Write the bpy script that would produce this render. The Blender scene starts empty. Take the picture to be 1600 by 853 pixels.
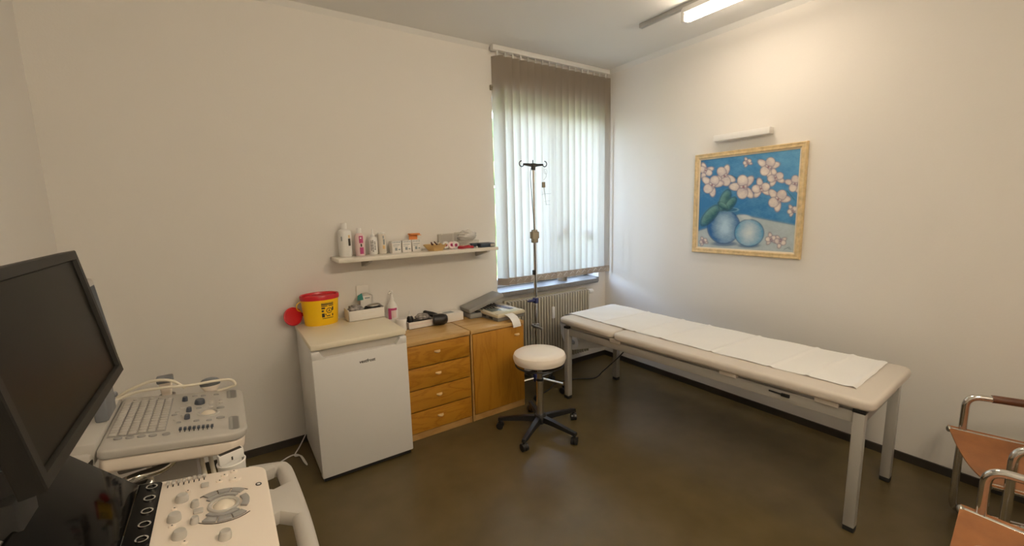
import bpy, bmesh, math, random
import numpy as np
from mathutils import Vector, Matrix
R = math.radians
random.seed(4)
SC = bpy.context.scene
COL = SC.collection

# ------------------------------------------------------------------ materials
def mat(name, col, rough=.5, metal=0., noise=0., nscale=40., bump=0., bscale=200., spec=.5, coat=0., trans=0.):
    m = bpy.data.materials.new(name); m.use_nodes = True
    nt = m.node_tree; b = nt.nodes['Principled BSDF']
    b.inputs['Base Color'].default_value = (*col, 1); b.inputs['Roughness'].default_value = rough
    b.inputs['Metallic'].default_value = metal; b.inputs['Specular IOR Level'].default_value = spec
    b.inputs['Coat Weight'].default_value = coat; b.inputs['Transmission Weight'].default_value = trans
    tc = nt.nodes.new('ShaderNodeTexCoord')
    if noise:
        n = nt.nodes.new('ShaderNodeTexNoise'); n.inputs['Scale'].default_value = nscale; n.inputs['Detail'].default_value = 4
        nt.links.new(tc.outputs['Object'], n.inputs['Vector'])
        r = nt.nodes.new('ShaderNodeValToRGB')
        r.color_ramp.elements[0].position = .3; r.color_ramp.elements[1].position = .7
        r.color_ramp.elements[0].color = (*[max(0, c*(1-noise)) for c in col], 1)
        r.color_ramp.elements[1].color = (*[min(1, c*(1+noise)) for c in col], 1)
        nt.links.new(n.outputs['Fac'], r.inputs['Fac']); nt.links.new(r.outputs['Color'], b.inputs['Base Color'])
    if bump:
        n2 = nt.nodes.new('ShaderNodeTexNoise'); n2.inputs['Scale'].default_value = bscale; n2.inputs['Detail'].default_value = 3
        nt.links.new(tc.outputs['Object'], n2.inputs['Vector'])
        bp = nt.nodes.new('ShaderNodeBump'); bp.inputs['Strength'].default_value = bump; bp.inputs['Distance'].default_value = .004
        nt.links.new(n2.outputs['Fac'], bp.inputs['Height']); nt.links.new(bp.outputs['Normal'], b.inputs['Normal'])
    return m

def wood(name, c1, c2, scale=(3., 3., 14.), dist=5., rough=.35, wave=1.6):
    m = bpy.data.materials.new(name); m.use_nodes = True
    nt = m.node_tree; b = nt.nodes['Principled BSDF']; b.inputs['Roughness'].default_value = rough
    tc = nt.nodes.new('ShaderNodeTexCoord'); mp = nt.nodes.new('ShaderNodeMapping'); mp.inputs['Scale'].default_value = scale
    nt.links.new(tc.outputs['Object'], mp.inputs['Vector'])
    n = nt.nodes.new('ShaderNodeTexNoise'); n.inputs['Scale'].default_value = 1.; n.inputs['Detail'].default_value = 3
    n.inputs['Distortion'].default_value = .6
    nt.links.new(mp.outputs['Vector'], n.inputs['Vector'])
    mu = nt.nodes.new('ShaderNodeMath'); mu.operation = 'MULTIPLY'; mu.inputs[1].default_value = dist*wave
    nt.links.new(n.outputs['Fac'], mu.inputs[0])
    fr = nt.nodes.new('ShaderNodeMath'); fr.operation = 'PINGPONG'; fr.inputs[1].default_value = .5
    nt.links.new(mu.outputs[0], fr.inputs[0])
    n2 = nt.nodes.new('ShaderNodeTexNoise'); n2.inputs['Scale'].default_value = 14.; n2.inputs['Detail'].default_value = 4
    nt.links.new(mp.outputs['Vector'], n2.inputs['Vector'])
    ad = nt.nodes.new('ShaderNodeMath'); ad.operation = 'MULTIPLY_ADD'; ad.inputs[1].default_value = .9
    nt.links.new(fr.outputs[0], ad.inputs[0]); 
    sc = nt.nodes.new('ShaderNodeMath'); sc.operation = 'MULTIPLY'; sc.inputs[1].default_value = .5
    nt.links.new(n2.outputs['Fac'], sc.inputs[0]); nt.links.new(sc.outputs[0], ad.inputs[2])
    r = nt.nodes.new('ShaderNodeValToRGB'); r.color_ramp.elements[0].color = (*c2, 1); r.color_ramp.elements[1].color = (*c1, 1)
    r.color_ramp.elements[0].position = .22; r.color_ramp.elements[1].position = .5
    nt.links.new(ad.outputs[0], r.inputs['Fac']); nt.links.new(r.outputs['Color'], b.inputs['Base Color'])
    return m

def emis(name, col, s):
    m = bpy.data.materials.new(name); m.use_nodes = True; nt = m.node_tree
    nt.nodes.remove(nt.nodes['Principled BSDF'])
    e = nt.nodes.new('ShaderNodeEmission'); e.inputs['Color'].default_value = (*col, 1); e.inputs['Strength'].default_value = s
    nt.links.new(e.outputs[0], nt.nodes['Material Output'].inputs['Surface']); return m

def fabric_translucent(name, col, tcol, fac):
    m = bpy.data.materials.new(name); m.use_nodes = True; nt = m.node_tree
    nt.nodes.remove(nt.nodes['Principled BSDF'])
    tc = nt.nodes.new('ShaderNodeTexCoord')
    n = nt.nodes.new('ShaderNodeTexNoise'); n.inputs['Scale'].default_value = 260.
    nt.links.new(tc.outputs['Object'], n.inputs['Vector'])
    bp = nt.nodes.new('ShaderNodeBump'); bp.inputs['Strength'].default_value = .15; bp.inputs['Distance'].default_value = .002
    nt.links.new(n.outputs['Fac'], bp.inputs['Height'])
    d = nt.nodes.new('ShaderNodeBsdfDiffuse'); d.inputs['Color'].default_value = (*col, 1)
    t = nt.nodes.new('ShaderNodeBsdfTranslucent'); t.inputs['Color'].default_value = (*tcol, 1)
    nt.links.new(bp.outputs['Normal'], d.inputs['Normal'])
    mx = nt.nodes.new('ShaderNodeMixShader'); mx.inputs[0].default_value = fac
    nt.links.new(d.outputs[0], mx.inputs[1]); nt.links.new(t.outputs[0], mx.inputs[2])
    nt.links.new(mx.outputs[0], nt.nodes['Material Output'].inputs['Surface']); return m

def clear(name, tint, gloss=.06, rough=.05, milk=0., milkcol=(.8, .8, .8)):
    m = bpy.data.materials.new(name); m.use_nodes = True; nt = m.node_tree
    nt.nodes.remove(nt.nodes['Principled BSDF'])
    t = nt.nodes.new('ShaderNodeBsdfTransparent'); t.inputs['Color'].default_value = (*tint, 1)
    g = nt.nodes.new('ShaderNodeBsdfGlossy'); g.inputs['Roughness'].default_value = rough
    mx = nt.nodes.new('ShaderNodeMixShader'); mx.inputs[0].default_value = gloss
    nt.links.new(t.outputs[0], mx.inputs[1]); nt.links.new(g.outputs[0], mx.inputs[2])
    out = mx
    if milk:
        d = nt.nodes.new('ShaderNodeBsdfDiffuse'); d.inputs['Color'].default_value = (*milkcol, 1)
        m2 = nt.nodes.new('ShaderNodeMixShader'); m2.inputs[0].default_value = milk
        nt.links.new(mx.outputs[0], m2.inputs[1]); nt.links.new(d.outputs[0], m2.inputs[2]); out = m2
    nt.links.new(out.outputs[0], nt.nodes['Material Output'].inputs['Surface']); return m

M = {}
M['wall'] = mat('wall_paint', (.80, .775, .74), .85, bump=.12, bscale=90, spec=.2)
M['ceil'] = mat('ceiling_paint', (.80, .79, .765), .9, bump=.08, bscale=120, spec=.15)
M['floor'] = mat('linoleum', (.108, .080, .036), .27, noise=.1, nscale=5., spec=.36, bump=.02, bscale=14)
M['base'] = mat('dark_baseboard', (.035, .030, .024), .45)
M['white'] = mat('white_plastic', (.80, .79, .77), .35)
M['whitem'] = mat('white_matte', (.82, .81, .79), .65)
M['fridge'] = mat('fridge_enamel', (.80, .79, .78), .32, bump=.03, bscale=400)
M['fridgetop'] = mat('fridge_top_laminate', (.86, .79, .63), .35)
M['shelf'] = mat('shelf_lacquer', (.78, .74, .66), .18)
M['oak'] = wood('oak_front', (.47, .215, .020), (.36, .145, .010), (2.2, 3., 9.), 4.)
M['oakv'] = wood('oak_vertical', (.46, .21, .020), (.38, .16, .012), (9., 3., 1.6), 3.)
M['oaktop'] = wood('oak_top', (.60, .38, .15), (.52, .31, .11), (1.2, 10., 3.), 2.5, rough=.25)
M['oakedge'] = wood('oak_edge', (.52, .31, .11), (.42, .23, .07), (1.2, 10., 3.), 2.5)
M['handle'] = mat('pale_wood_pull', (.72, .50, .24), .4)
M['darkgap'] = mat('dark_red_gap', (.035, .010, .006), .6)
M['black'] = mat('black_plastic', (.012, .012, .013), .38)
M['blackm'] = mat('black_matte', (.014, .0135, .013), .6, bump=.05, bscale=300)
M['bezel'] = mat('monitor_bezel', (.012, .011, .0095), .48, spec=.2, bump=.05, bscale=500)
M['screen'] = mat('monitor_glass', (.009, .0075, .006), .30, spec=.2)
M['gloss'] = mat('touch_glass', (.004, .004, .004), .07, spec=.22)
M['rubber'] = mat('rubber', (.015, .015, .015), .7)
M['chrome'] = mat('chrome', (.72, .71, .69), .12, 1.)
M['steel'] = mat('brushed_steel', (.5, .49, .46), .28, 1.)
M['frame'] = mat('grey_lacquer', (.47, .46, .44), .38, .25)
M['vinyl'] = mat('cream_vinyl', (.66, .605, .55), .42, bump=.05, bscale=150)
M['stoolv'] = mat('ivory_vinyl', (.92, .84, .76), .32, bump=.03, bscale=120)
M['paper'] = mat('white_paper', (.86, .86, .86), .8, bump=.08, bscale=60)
M['leather'] = mat('cognac_leather', (.27, .105, .033), .5, noise=.22, nscale=9., bump=.15, bscale=160)
M['armleather'] = mat('dark_brown_leather', (.10, .035, .016), .45, noise=.2, nscale=25.)
M['rad'] = mat('radiator_enamel', (.42, .385, .30), .4)
M['sill'] = mat('grey_stone', (.20, .195, .19), .4, noise=.12, nscale=60)
M['blind'] = fabric_translucent('blind_fabric', (.37, .315, .26), (.90, .87, .82), .64)
M['blindw'] = fabric_translucent('blind_hem', (.44, .39, .345), (.6, .52, .46), .14)
M['pane'] = clear('window_glass', (.97, .98, .98), .05, .0)
M['tube'] = emis('lit_tube', (1., .82, .63), 11.)
M['strip'] = emis('added_downlight_glow', (1., .82, .62), 64.)  # glow of the strip added under the ceiling tube
M['fill_tube'] = emis('rear_fill_glow', (1., .835, .61), 90.)  # glow of the added fill lamp behind the camera
M['red'] = mat('red_plastic', (.56, .012, .022), .3)
M['yellow'] = mat('yellow_plastic', (.95, .58, .006), .35)
M['ink'] = mat('black_print', (.03, .025, .02), .6)
M['pink'] = mat('magenta_print', (.50, .06, .20), .5)
M['pinkpale'] = mat('pale_pink_plastic', (.78, .60, .60), .4)
M['card'] = mat('white_card', (.76, .70, .62), .7)
M['cardw'] = mat('white_card_bright', (.80, .77, .73), .7)
M['greyprint'] = mat('grey_blue_print', (.28, .32, .34), .6)
M['orange'] = mat('orange_card', (.72, .27, .08), .6)
M['basket'] = mat('tan_basket', (.66, .45, .20), .55, bump=.1)
M['teal'] = mat('teal_card', (.04, .25, .22), .5)
M['navy'] = mat('navy_box', (.012, .03, .055), .4)
M['clearp'] = clear('clear_plastic', (.95, .94, .92), .08, .1, .10)
M['bag'] = clear('plastic_bag_film', (.9, .89, .87), .22, .25, .45, (.85, .83, .8))
M['gcase'] = mat('grey_case', (.27, .27, .265), .45)
M['beige'] = mat('beige_plastic', (.66, .60, .45), .4)
M['gbase'] = mat('dark_grey_plastic', (.20, .195, .185), .5)
M['lcd'] = mat('lcd_grey', (.16, .18, .15), .2)
M['lilac'] = mat('grey_lilac_keys', (.16, .155, .19), .5)
M['blue'] = mat('dark_blue_plastic', (.02, .03, .14), .4)
M['taupe'] = mat('taupe_plastic', (.30, .27, .20), .5)
M['ivory'] = mat('ivory_plastic', (.90, .80, .70), .38, bump=.06, bscale=500)
M['lgrey'] = mat('light_grey_plastic', (.50, .475, .44), .42)
M['mgrey'] = mat('mid_grey_plastic', (.33, .32, .31), .45)
M['slate'] = mat('slate_knob', (.055, .065, .085), .4)
M['sgrey'] = mat('slate_grey_plastic', (.17, .18, .20), .42)
M['ball'] = mat('trackball', (.78, .70, .58), .12)
M['cream'] = mat('cream_cable', (.72, .66, .54), .4)
M['gold'] = mat('gilded_frame', (.66, .50, .27), .42, noise=.18, nscale=30)
M['linen'] = mat('cream_liner', (.76, .66, .50), .6)
M['gravel'] = mat('grey_bundle', (.28, .26, .25), .6, noise=.6, nscale=60)
M['leaf'] = mat('hedge_leaf', (.06, .13, .03), .6, noise=.5, nscale=8.)
M['ground'] = mat('outside_ground', (.30, .28, .24), .9)
M['flower'] = mat('dried_flower', (.30, .17, .06), .7)
M['terra'] = mat('stone_pot', (.35, .28, .2), .7)

for k_ in ('gloss', 'screen'): M[k_].node_tree.nodes['Principled BSDF'].inputs['IOR'].default_value = 1.22
M['darkred'] = mat('dark_red_rubber', (.36, .012, .025), .35)
# ------------------------------------------------------------------ mesh builder
class MB:
    def __init__(s): s.bm = bmesh.new()
    def _add(s, tmp, T=None, m=0):
        if T is not None: bmesh.ops.transform(tmp, matrix=T, verts=tmp.verts)
        mp = {}
        for v in tmp.verts: mp[v] = s.bm.verts.new(v.co)
        for f in tmp.faces:
            try: nf = s.bm.faces.new([mp[v] for v in f.verts])
            except ValueError: continue
            nf.material_index = m if m >= 0 else f.material_index
        tmp.free(); return s
    def box(s, a, b, bev=0., m=0, T=None, seg=2):
        t = bmesh.new(); bmesh.ops.create_cube(t, size=1.)
        c = [(a[i]+b[i])/2 for i in range(3)]; d = [abs(b[i]-a[i]) for i in range(3)]
        for v in t.verts: v.co = Vector([c[i]+v.co[i]*d[i] for i in range(3)])
        if bev: bmesh.ops.bevel(t, geom=list(t.edges), offset=min(bev, min(d)*.49), segments=seg, affect='EDGES', profile=.5)
        return s._add(t, T, m)
    def ring_loft(s, rings, m=0, T=None, closed=False, cap=True):
        t = bmesh.new(); vs = [[t.verts.new(p) for p in r] for r in rings]; n = len(rings[0])
        k = len(vs)
        for i in range(k if closed else k-1):
            a, b = vs[i], vs[(i+1) % k]
            for j in range(n): t.faces.new((a[j], a[(j+1) % n], b[(j+1) % n], b[j]))
        if cap and not closed:
            t.faces.new(list(reversed(vs[0]))); t.faces.new(vs[-1])
        bmesh.ops.recalc_face_normals(t, faces=t.faces)
        return s._add(t, T, m)
    def lathe(s, prof, c=(0, 0, 0), n=28, sx=1., sy=1., m=0, T=None, cap=True):
        rings = [[(c[0]+sx*max(r, 1e-4)*math.cos(2*math.pi*j/n), c[1]+sy*max(r, 1e-4)*math.sin(2*math.pi*j/n), c[2]+z) for j in range(n)] for r, z in prof]
        return s.ring_loft(rings, m, T, cap=cap)
    def cyl(s, p, q, r, r2=None, n=16, m=0, T=None):
        return s.tube([p, q], r, n, m=m, T=T, r2=r2)
    def tube(s, pts, r, n=10, m=0, T=None, closed=False, r2=None, flat=1.):
        P = [Vector(p) for p in pts]; k = len(P); rings = []; prev = None
        for i in range(k):
            if closed: d = P[(i+1) % k]-P[i-1]
            else: d = P[min(i+1, k-1)]-P[max(i-1, 0)]
            d.normalize()
            if prev is None:
                u = d.cross(Vector((0, 0, 1)))
                if u.length < 1e-3: u = d.cross(Vector((0, 1, 0)))
                u.normalize()
            else:
                u = prev-d*prev.dot(d); u.normalize()
            prev = u; w = d.cross(u)
            rr = r if r2 is None else r+(r2-r)*i/(k-1)
            rings.append([P[i]+u*rr*math.cos(2*math.pi*j/n)+w*rr*flat*math.sin(2*math.pi*j/n) for j in range(n)])
        return s.ring_loft(rings, m, T, closed=closed)
    def prism(s, poly, z0, z1, bev=0., m=0, T=None, seg=2):
        t = bmesh.new(); vs = [t.verts.new((x, y, z0)) for x, y in poly]; f = t.faces.new(vs)
        e = bmesh.ops.extrude_face_region(t, geom=[f])
        for v in e['geom']:
            if isinstance(v, bmesh.types.BMVert): v.co.z = z1
        bmesh.ops.recalc_face_normals(t, faces=t.faces)
        if bev:
            ed = [x for x in t.edges if abs(x.verts[0].co.z-x.verts[1].co.z) < 1e-7]
            bmesh.ops.bevel(t, geom=ed, offset=bev, segments=seg, affect='EDGES', profile=.5)
        return s._add(t, T, m)
    def ell(s, c, r, m=0, T=None, u=18, v=12):
        t = bmesh.new(); bmesh.ops.create_uvsphere(t, u_segments=u, v_segments=v, radius=1.)
        for x in t.verts: x.co = Vector((c[0]+x.co.x*r[0], c[1]+x.co.y*r[1], c[2]+x.co.z*r[2]))
        return s._add(t, T, m)
    def grid(s, fn, nu, nv, m=0, T=None, thick=0.):
        t = bmesh.new(); vs = [[t.verts.new(fn(i/(nu-1), j/(nv-1))) for j in range(nv)] for i in range(nu)]
        for i in range(nu-1):
            for j in range(nv-1): t.faces.new((vs[i][j], vs[i+1][j], vs[i+1][j+1], vs[i][j+1]))
        bmesh.ops.recalc_face_normals(t, faces=t.faces)
        if thick: bmesh.ops.solidify(t, geom=list(t.faces), thickness=thick)
        return s._add(t, T, m)
    def quad(s, a, b, c, d, m=0):
        vs = [s.bm.verts.new(p) for p in (a, b, c, d)]; f = s.bm.faces.new(vs); f.material_index = m; return s
    def build(s, name, mats, parent=None, world=True, sharp=38):
        me = bpy.data.meshes.new(name)
        if parent is not None and world: bmesh.ops.transform(s.bm, matrix=wm(parent).inverted(), verts=s.bm.verts)
        s.bm.to_mesh(me); s.bm.free()
        for k in (mats if isinstance(mats, (list, tuple)) else [mats]): me.materials.append(M[k] if isinstance(k, str) else k)
        if len(me.polygons):
            me.polygons.foreach_set('use_smooth', [True]*len(me.polygons)); me.set_sharp_from_angle(angle=R(sharp))
        o = bpy.data.objects.new(name, me); COL.objects.link(o)
        if parent is not None: o.parent = parent
        return o

def wm(o):
    m = o.matrix_basis.copy()
    while o.parent: o = o.parent; m = o.matrix_basis @ m
    return m
def thing(name, label, cat, loc=(0, 0, 0), rz=0., group=None):
    o = bpy.data.objects.new(name, None); o.empty_display_size = .05; COL.objects.link(o)
    o.location = loc; o.rotation_euler = (0, 0, rz)
    o.matrix_basis = Matrix.Translation(Vector(loc)) @ Matrix.Rotation(rz, 4, 'Z')
    return tag(o, label, cat, group)
def tag(o, label, cat, group=None):
    o['label'] = label; o['category'] = cat
    if group: o['group'] = group
    return o
def struct(name, mb, m, parent=None):
    o = mb.build(name, m, parent)
    if parent is None: o['kind'] = 'structure'
    return o
def single(name, mb, m, label, cat, loc=(0, 0, 0), rz=0., group=None, world=True):
    """one-mesh thing whose origin sits at loc"""
    o = thing(name, label, cat, loc, rz, group)
    if world: bmesh.ops.transform(mb.bm, matrix=wm(o).inverted(), verts=mb.bm.verts)
    mo = mb.build(name, m); mb_ = o.matrix_basis.copy(); bpy.data.objects.remove(o)
    mo.name = name
    mo.matrix_basis = mb_; return tag(mo, label, cat, group)
def fillet(pts, rad, seg=6, closed=False):
    P = [Vector(p) for p in pts]; out = []; k = len(P)
    for i in range(k):
        if not closed and i in (0, k-1): out.append(P[i]); continue
        a, b, c = P[i-1], P[i], P[(i+1) % k]
        u = (a-b); w = (c-b); r = min(rad, u.length*.49, w.length*.49); u.normalize(); w.normalize()
        s, e = b+u*r, b+w*r
        for t in range(seg+1):
            f = t/seg; out.append(s*(1-f)**2+b*2*f*(1-f)+e*f*f)
    return out
def smooth_path(pts, n=8):
    P = [Vector(p) for p in pts]; out = []
    for i in range(len(P)-1):
        a = P[max(i-1, 0)]; b = P[i]; c = P[i+1]; d = P[min(i+2, len(P)-1)]
        for t in range(n):
            f = t/n
            out.append(.5*((2*b)+(c-a)*f+(2*a-5*b+4*c-d)*f*f+(3*b-a-3*c+d)*f**3))
    out.append(P[-1]); return out
def rrect(x0, y0, x1, y1, r, seg=5):
    out = []
    for cx, cy, a0 in ((x1-r, y1-r, 0), (x0+r, y1-r, 90), (x0+r, y0+r, 180), (x1-r, y0+r, 270)):
        for k in range(seg+1):
            a = R(a0+90*k/seg); out.append((cx+r*math.cos(a), cy+r*math.sin(a)))
    return out

# ------------------------------------------------------------------ camera
CAM = Vector((-3.32153, -3.18193, 1.57827))
F = 671.3725
yaw, pit, rol = -0.5901, -0.1476, -0.0256
def add_camera():
    cd = bpy.data.cameras.new('camera'); co = bpy.data.objects.new('camera', cd); COL.objects.link(co)
    cd.sensor_fit = 'HORIZONTAL'; cd.sensor_width = 36.; cd.lens = F*36/1600.
    cd.shift_x = .0003; cd.shift_y = .00075; cd.clip_start = .02
    rt = Vector((0.8285143, -0.55939444, -0.02533606)); up = Vector((0.10310303, 0.1079204, 0.98879874)); fw = Vector((0.55039424, 0.82184612, -0.14708886))
    m = Matrix((( rt.x, up.x, -fw.x, CAM.x), (rt.y, up.y, -fw.y, CAM.y), (rt.z, up.z, -fw.z, CAM.z), (0, 0, 0, 1)))
    co.matrix_world = m; SC.camera = co
add_camera()

# ------------------------------------------------------------------ room shell
H = 2.9; XL = -4.04; YF = -4.3
WX0, WX1, WZ0, WZ1 = -1.347, -.10, .865, 2.52
b = MB(); b.box((XL-.2, YF-.2, -.12), (.2, .32, 0)); struct('floor', b, 'floor')
b = MB(); b.box((XL-.2, YF-.2, H), (.2, .32, H+.12)); struct('ceiling', b, 'ceil')
b = MB()
b.box((XL, 0, 0), (WX0, .28, H)); b.box((WX1, 0, 0), (0, .28, H)); b.box((WX0, 0, 0), (WX1, .28, WZ0-.045)); b.box((WX0, 0, WZ1), (WX1, .28, H))
struct('wall_back', b, 'wall')
b = MB(); b.box((0, YF, 0), (.15, .28, H)); struct('wall_right', b, 'wall')
b = MB(); b.box((XL-.15, YF, 0), (XL, .28, H)); struct('wall_left', b, 'wall')
b = MB(); b.box((XL-.15, YF-.15, 0), (.15, YF, H)); struct('wall_front', b, 'wall')
b = MB(); b.box((XL, -.012, 0), (0, 0, .05)); struct('baseboard_back', b, 'base')
b = MB(); b.box((-.012, YF, 0), (0, -.012, .05)); struct('baseboard_right', b, 'base')
b = MB(); b.box((XL, YF, 0), (XL+.012, -.012, .05)); struct('baseboard_left', b, 'base')
b = MB(); b.prism([(0, H), (-.035, H), (0, H-.035)], 0, -YF, T=Matrix(((1, 0, 0, 0), (0, 0, -1, 0), (0, 1, 0, 0), (0, 0, 0, 1))))
struct('trim_1', b, 'ceil')
b = MB(); b.prism([(0, H), (-.03, H), (0, H-.03)], -.0, -XL-1.37, T=Matrix(((0, 0, -1, -1.37), (1, 0, 0, 0), (0, 1, 0, 0), (0, 0, 0, 1))))
struct('trim_2', b, 'ceil')
# window: frame, sash, pane, sill, radiator-side ledge
w = bpy.data.objects.new('window_1', None); COL.objects.link(w); w.location = ((WX0+WX1)/2, .2, WZ0); w['kind'] = 'structure'
b = MB()
for a, c in (((WX0, .17, WZ0), (WX0+.06, .25, WZ1)), ((WX1-.06, .17, WZ0), (WX1, .25, WZ1)), ((WX0, .17, WZ0), (WX1, .25, WZ0+.07)), ((WX0, .17, WZ1-.07), (WX1, .25, WZ1)), ((-.78, .17, WZ0), (-.66, .25, WZ1))): b.box(a, c, .006)
b.build('window_frame', 'white', w)
b = MB(); b.box((WX0+.05, .208, WZ0+.06), (WX1-.05, .214, WZ1-.06)); b.build('window_pane', 'pane', w)
b = MB(); b.box((-1.40, -.066, WZ0-.045), (-.165, 0, WZ0), .006); b.box((WX0, -.005, WZ0-.045), (WX1, .19, WZ0)); b.build('window_sill', 'sill', w)
b = MB(); b.cyl((-.72, .17, 1.62), (-.72, .135, 1.62), .012); b.box((-.732, .122, 1.5), (-.708, .138, 1.63), .004); b.build('window_handle', 'steel', w)

# outside: low hedge and ground under open sky
b = MB(); b.box((-9, .6, -.6), (6, 12, -.5)); struct('ground', b, 'ground')
b = MB(); rnd = random.Random(8)
for i in range(260):
    x = rnd.uniform(-5, 4); y = rnd.uniform(3.2, 4.1); z = rnd.uniform(-.5, 1.55)
    b.ell((x, y, z), (rnd.uniform(.18, .34),)*3, u=8, v=6)
for i in range(60):
    b.ell((rnd.uniform(1.2, 4.5), rnd.uniform(4.2, 5.4), rnd.uniform(1.4, 3.1)), (rnd.uniform(.25, .5),)*3, u=8, v=6)
o = single('hedge', b, 'leaf', 'dark green hedge outside the window, glimpsed past the blind\'s left edge', 'hedge', (0, 3.6, -.5)); 

# ------------------------------------------------------------------ vertical blind
t = thing('vertical_blind', 'beige vertical blind with slats drawn closed across the corner window', 'blind', (-.7, -.05, .93))
b = MB(); b.box((-1.365, -.074, 2.858), (-.03, -.026, 2.898), .004); b.build('headrail', 'white', t)
NV = 17; pitch = (1.312)/(NV-1); tilt = R(-27)
centers = [-1.312+i*(1.312-.068)/(NV-1) for i in range(NV)]
for i, cx in enumerate(centers):
    hw = .054; z0, z1 = .928, 2.822; a = tilt + (R(-24) if i == 0 else 0) + rnd.uniform(-R(2), R(2))
    bow = .012
    def fn(u, v, zlo=z0, zhi=z1, off=0., cx=cx, a=a):
        s = (u-.5)*2*hw; d = bow*(1-(2*u-1)**2)+off; z = zlo+(zhi-zlo)*v
        return (cx+s*math.cos(a)-d*math.sin(a)*-1*0+0, -.05+s*math.sin(a)-d, z)
    b = MB(); b.grid(fn, 7, 24, thick=.0008); v = b.build('slat', 'blind', t)
    b = MB(); b.grid(lambda u, q: fn(u, q, .925, .985, .0014), 7, 2, thick=.001)
    b.grid(lambda u, q: fn(u, q, .925, .985, -.0014), 7, 2, thick=.001); b.build('hem_weight', 'blindw', v)
    b = MB(); b.box((cx-.006, -.056, 2.815), (cx+.006, -.044, 2.862)); b.build('carrier', 'white', v)
for yy in (-.068,):
    pts = []
    for i in range(NV-1):
        x0, x1 = centers[i], centers[i+1]; y0 = yy
        for k in range(6):
            f = k/6; pts.append((x0+(x1-x0)*f+.01, y0-.004, .975-.032*(1-abs(2*f-1)**1.4)))
    b = MB(); b.tube(pts, .0016, 5); b.build('bead_chain', 'white', t)
b = MB(); b.tube([(-.034, -.05, 2.86), (-.03, -.047, 2.2), (-.024, -.04, 1.63)], .0018, 5); b.build('pull_cord', 'white', t)
b = MB(); b.box((-.032, -.046, 1.55), (-.016, -.024, 1.655), .005); b.build('cord_weight', 'white', t)
b = MB(); b.box((-1.365, -.02, 2.56), (-1.345, 0, 2.60), .003); b.cyl((-1.355, -.02, 2.58), (-1.355, -.035, 2.58), .006)
single('cord_cleat', b, 'taupe', 'tiny dark cleat on the wall at the blind\'s upper left edge', 'cleat', (-1.355, -.01, 2.58))

# dried flowers on the sill behind the blind (their silhouettes show through the slats)
t = thing('potted_flower', 'potted stem with faded blooms seen as shadow through the blind', 'plant', (-.52, .085, WZ0))
b = MB(); b.lathe([(0, 0), (.045, 0), (.06, .11), (.054, .11), (.05, .095), (0, .095)], (-.52, .085, WZ0)); b.build('pot', 'terra', t)
b = MB()
stem = smooth_path([(-.52, .085, WZ0+.09), (-.50, .08, 1.15), (-.52, .06, 1.30), (-.60, .03, 1.37), (-.72, .02, 1.34)])
b.tube(stem, .004, 6); b.tube(smooth_path([(-.50, .08, 1.15), (-.44, .05, 1.33), (-.33, .03, 1.36), (-.27, .02, 1.31)]), .004, 6); b.build('stem', 'flower', t)
for p, s in (((-.72, .022, 1.335), .03), ((-.60, .022, 1.385), .034), ((-.565, .022, 1.425), .024), ((-.66, .02, 1.33), .022), ((-.42, .022, 1.52), .02), ((-.33, .02, 1.345), .034), ((-.28, .02, 1.31), .03), ((-.40, .02, 1.36), .016)):
    b = MB()
    for k in range(5):
        a = 2*math.pi*k/5+s*50
        b.ell((p[0]+s*.55*math.cos(a), p[1], p[2]+s*.55*math.sin(a)), (s*.55, .006, s*.5), u=8, v=6)
    b.build('bloom', 'flower', t)

# ------------------------------------------------------------------ radiator
t = thing('radiator', 'ribbed cream panel radiator under the window sill', 'radiator', (-.81, -.08, .12))
xa, xb = -1.33, -.345; za, zb = .14, .79; n = 30
b = MB(); b.box((xa, -.085, za), (xb, -.05, zb), .006); b.build('panel', 'rad', t)
for i in range(n):
    x = xa+.012+(xb-xa-.024)*(i+.5)/n
    b = MB(); b.box((x-.0098, -.135, za+.012), (x+.0098, -.088, zb-.008), .006); b.build('rib', 'rad', t)
b = MB(); b.box((-.842, -.147, .565), (-.812, -.13, .675), .004); b.box((-.834, -.1485, .585), (-.820, -.1468, .65)); b.build('heat_meter', 'white', t)
b = MB(); b.cyl((xb, -.09, .75), (xb+.02, -.09, .75), .012); b.lathe([(0, 0), (.022, .002), (.025, .02), (.024, .05), (.016, .062), (0, .064)], T=Matrix.Translation((xb+.012, -.09, .75)) @ Matrix.Rotation(R(90), 4, 'Y')); b.build('valve_knob', 'white', t)
b = MB(); b.box((xa+.1, -.06, .2), (xa+.14, -.004, .24)); b.box((xb-.14, -.06, .2), (xb-.1, -.004, .24)); b.box((xa+.1, -.06, .66), (xa+.14, -.004, .70)); b.box((xb-.14, -.06, .66), (xb-.1, -.004, .70)); b.build('wall_bracket', 'rad', t)

# ------------------------------------------------------------------ ceiling lamp (lit) on a rail
t = thing('ceiling_lamp', 'lit fluorescent tube lamp on a slim ceiling rail near the right wall', 'lamp', (-.61, -2.1, H))
b = MB(); b.box((-.628, -3.3, H-.028), (-.592, -.92, H), .003); b.build('rail', 'frame', t)
b = MB(); b.box((-.64, -1.93, H-.062), (-.58, -1.285, H-.026), .006); b.box((-.635, -1.30, H-.115), (-.585, -1.272, H-.03), .006); b.box((-.635, -1.94, H-.115), (-.585, -1.912, H-.03), .006); b.build('fitting', 'whitem', t)
b = MB(); b.cyl((-.61, -1.915, H-.088), (-.61, -1.297, H-.088), .019, n=14); b.build('tube', 'tube', t)
b = MB(); b.box((-.632, -1.905, H-.1125), (-.588, -1.307, H-.1095)); b.build('added_glow_strip', 'strip', t)  # emitter added below the tube to throw more light on the floor

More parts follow.
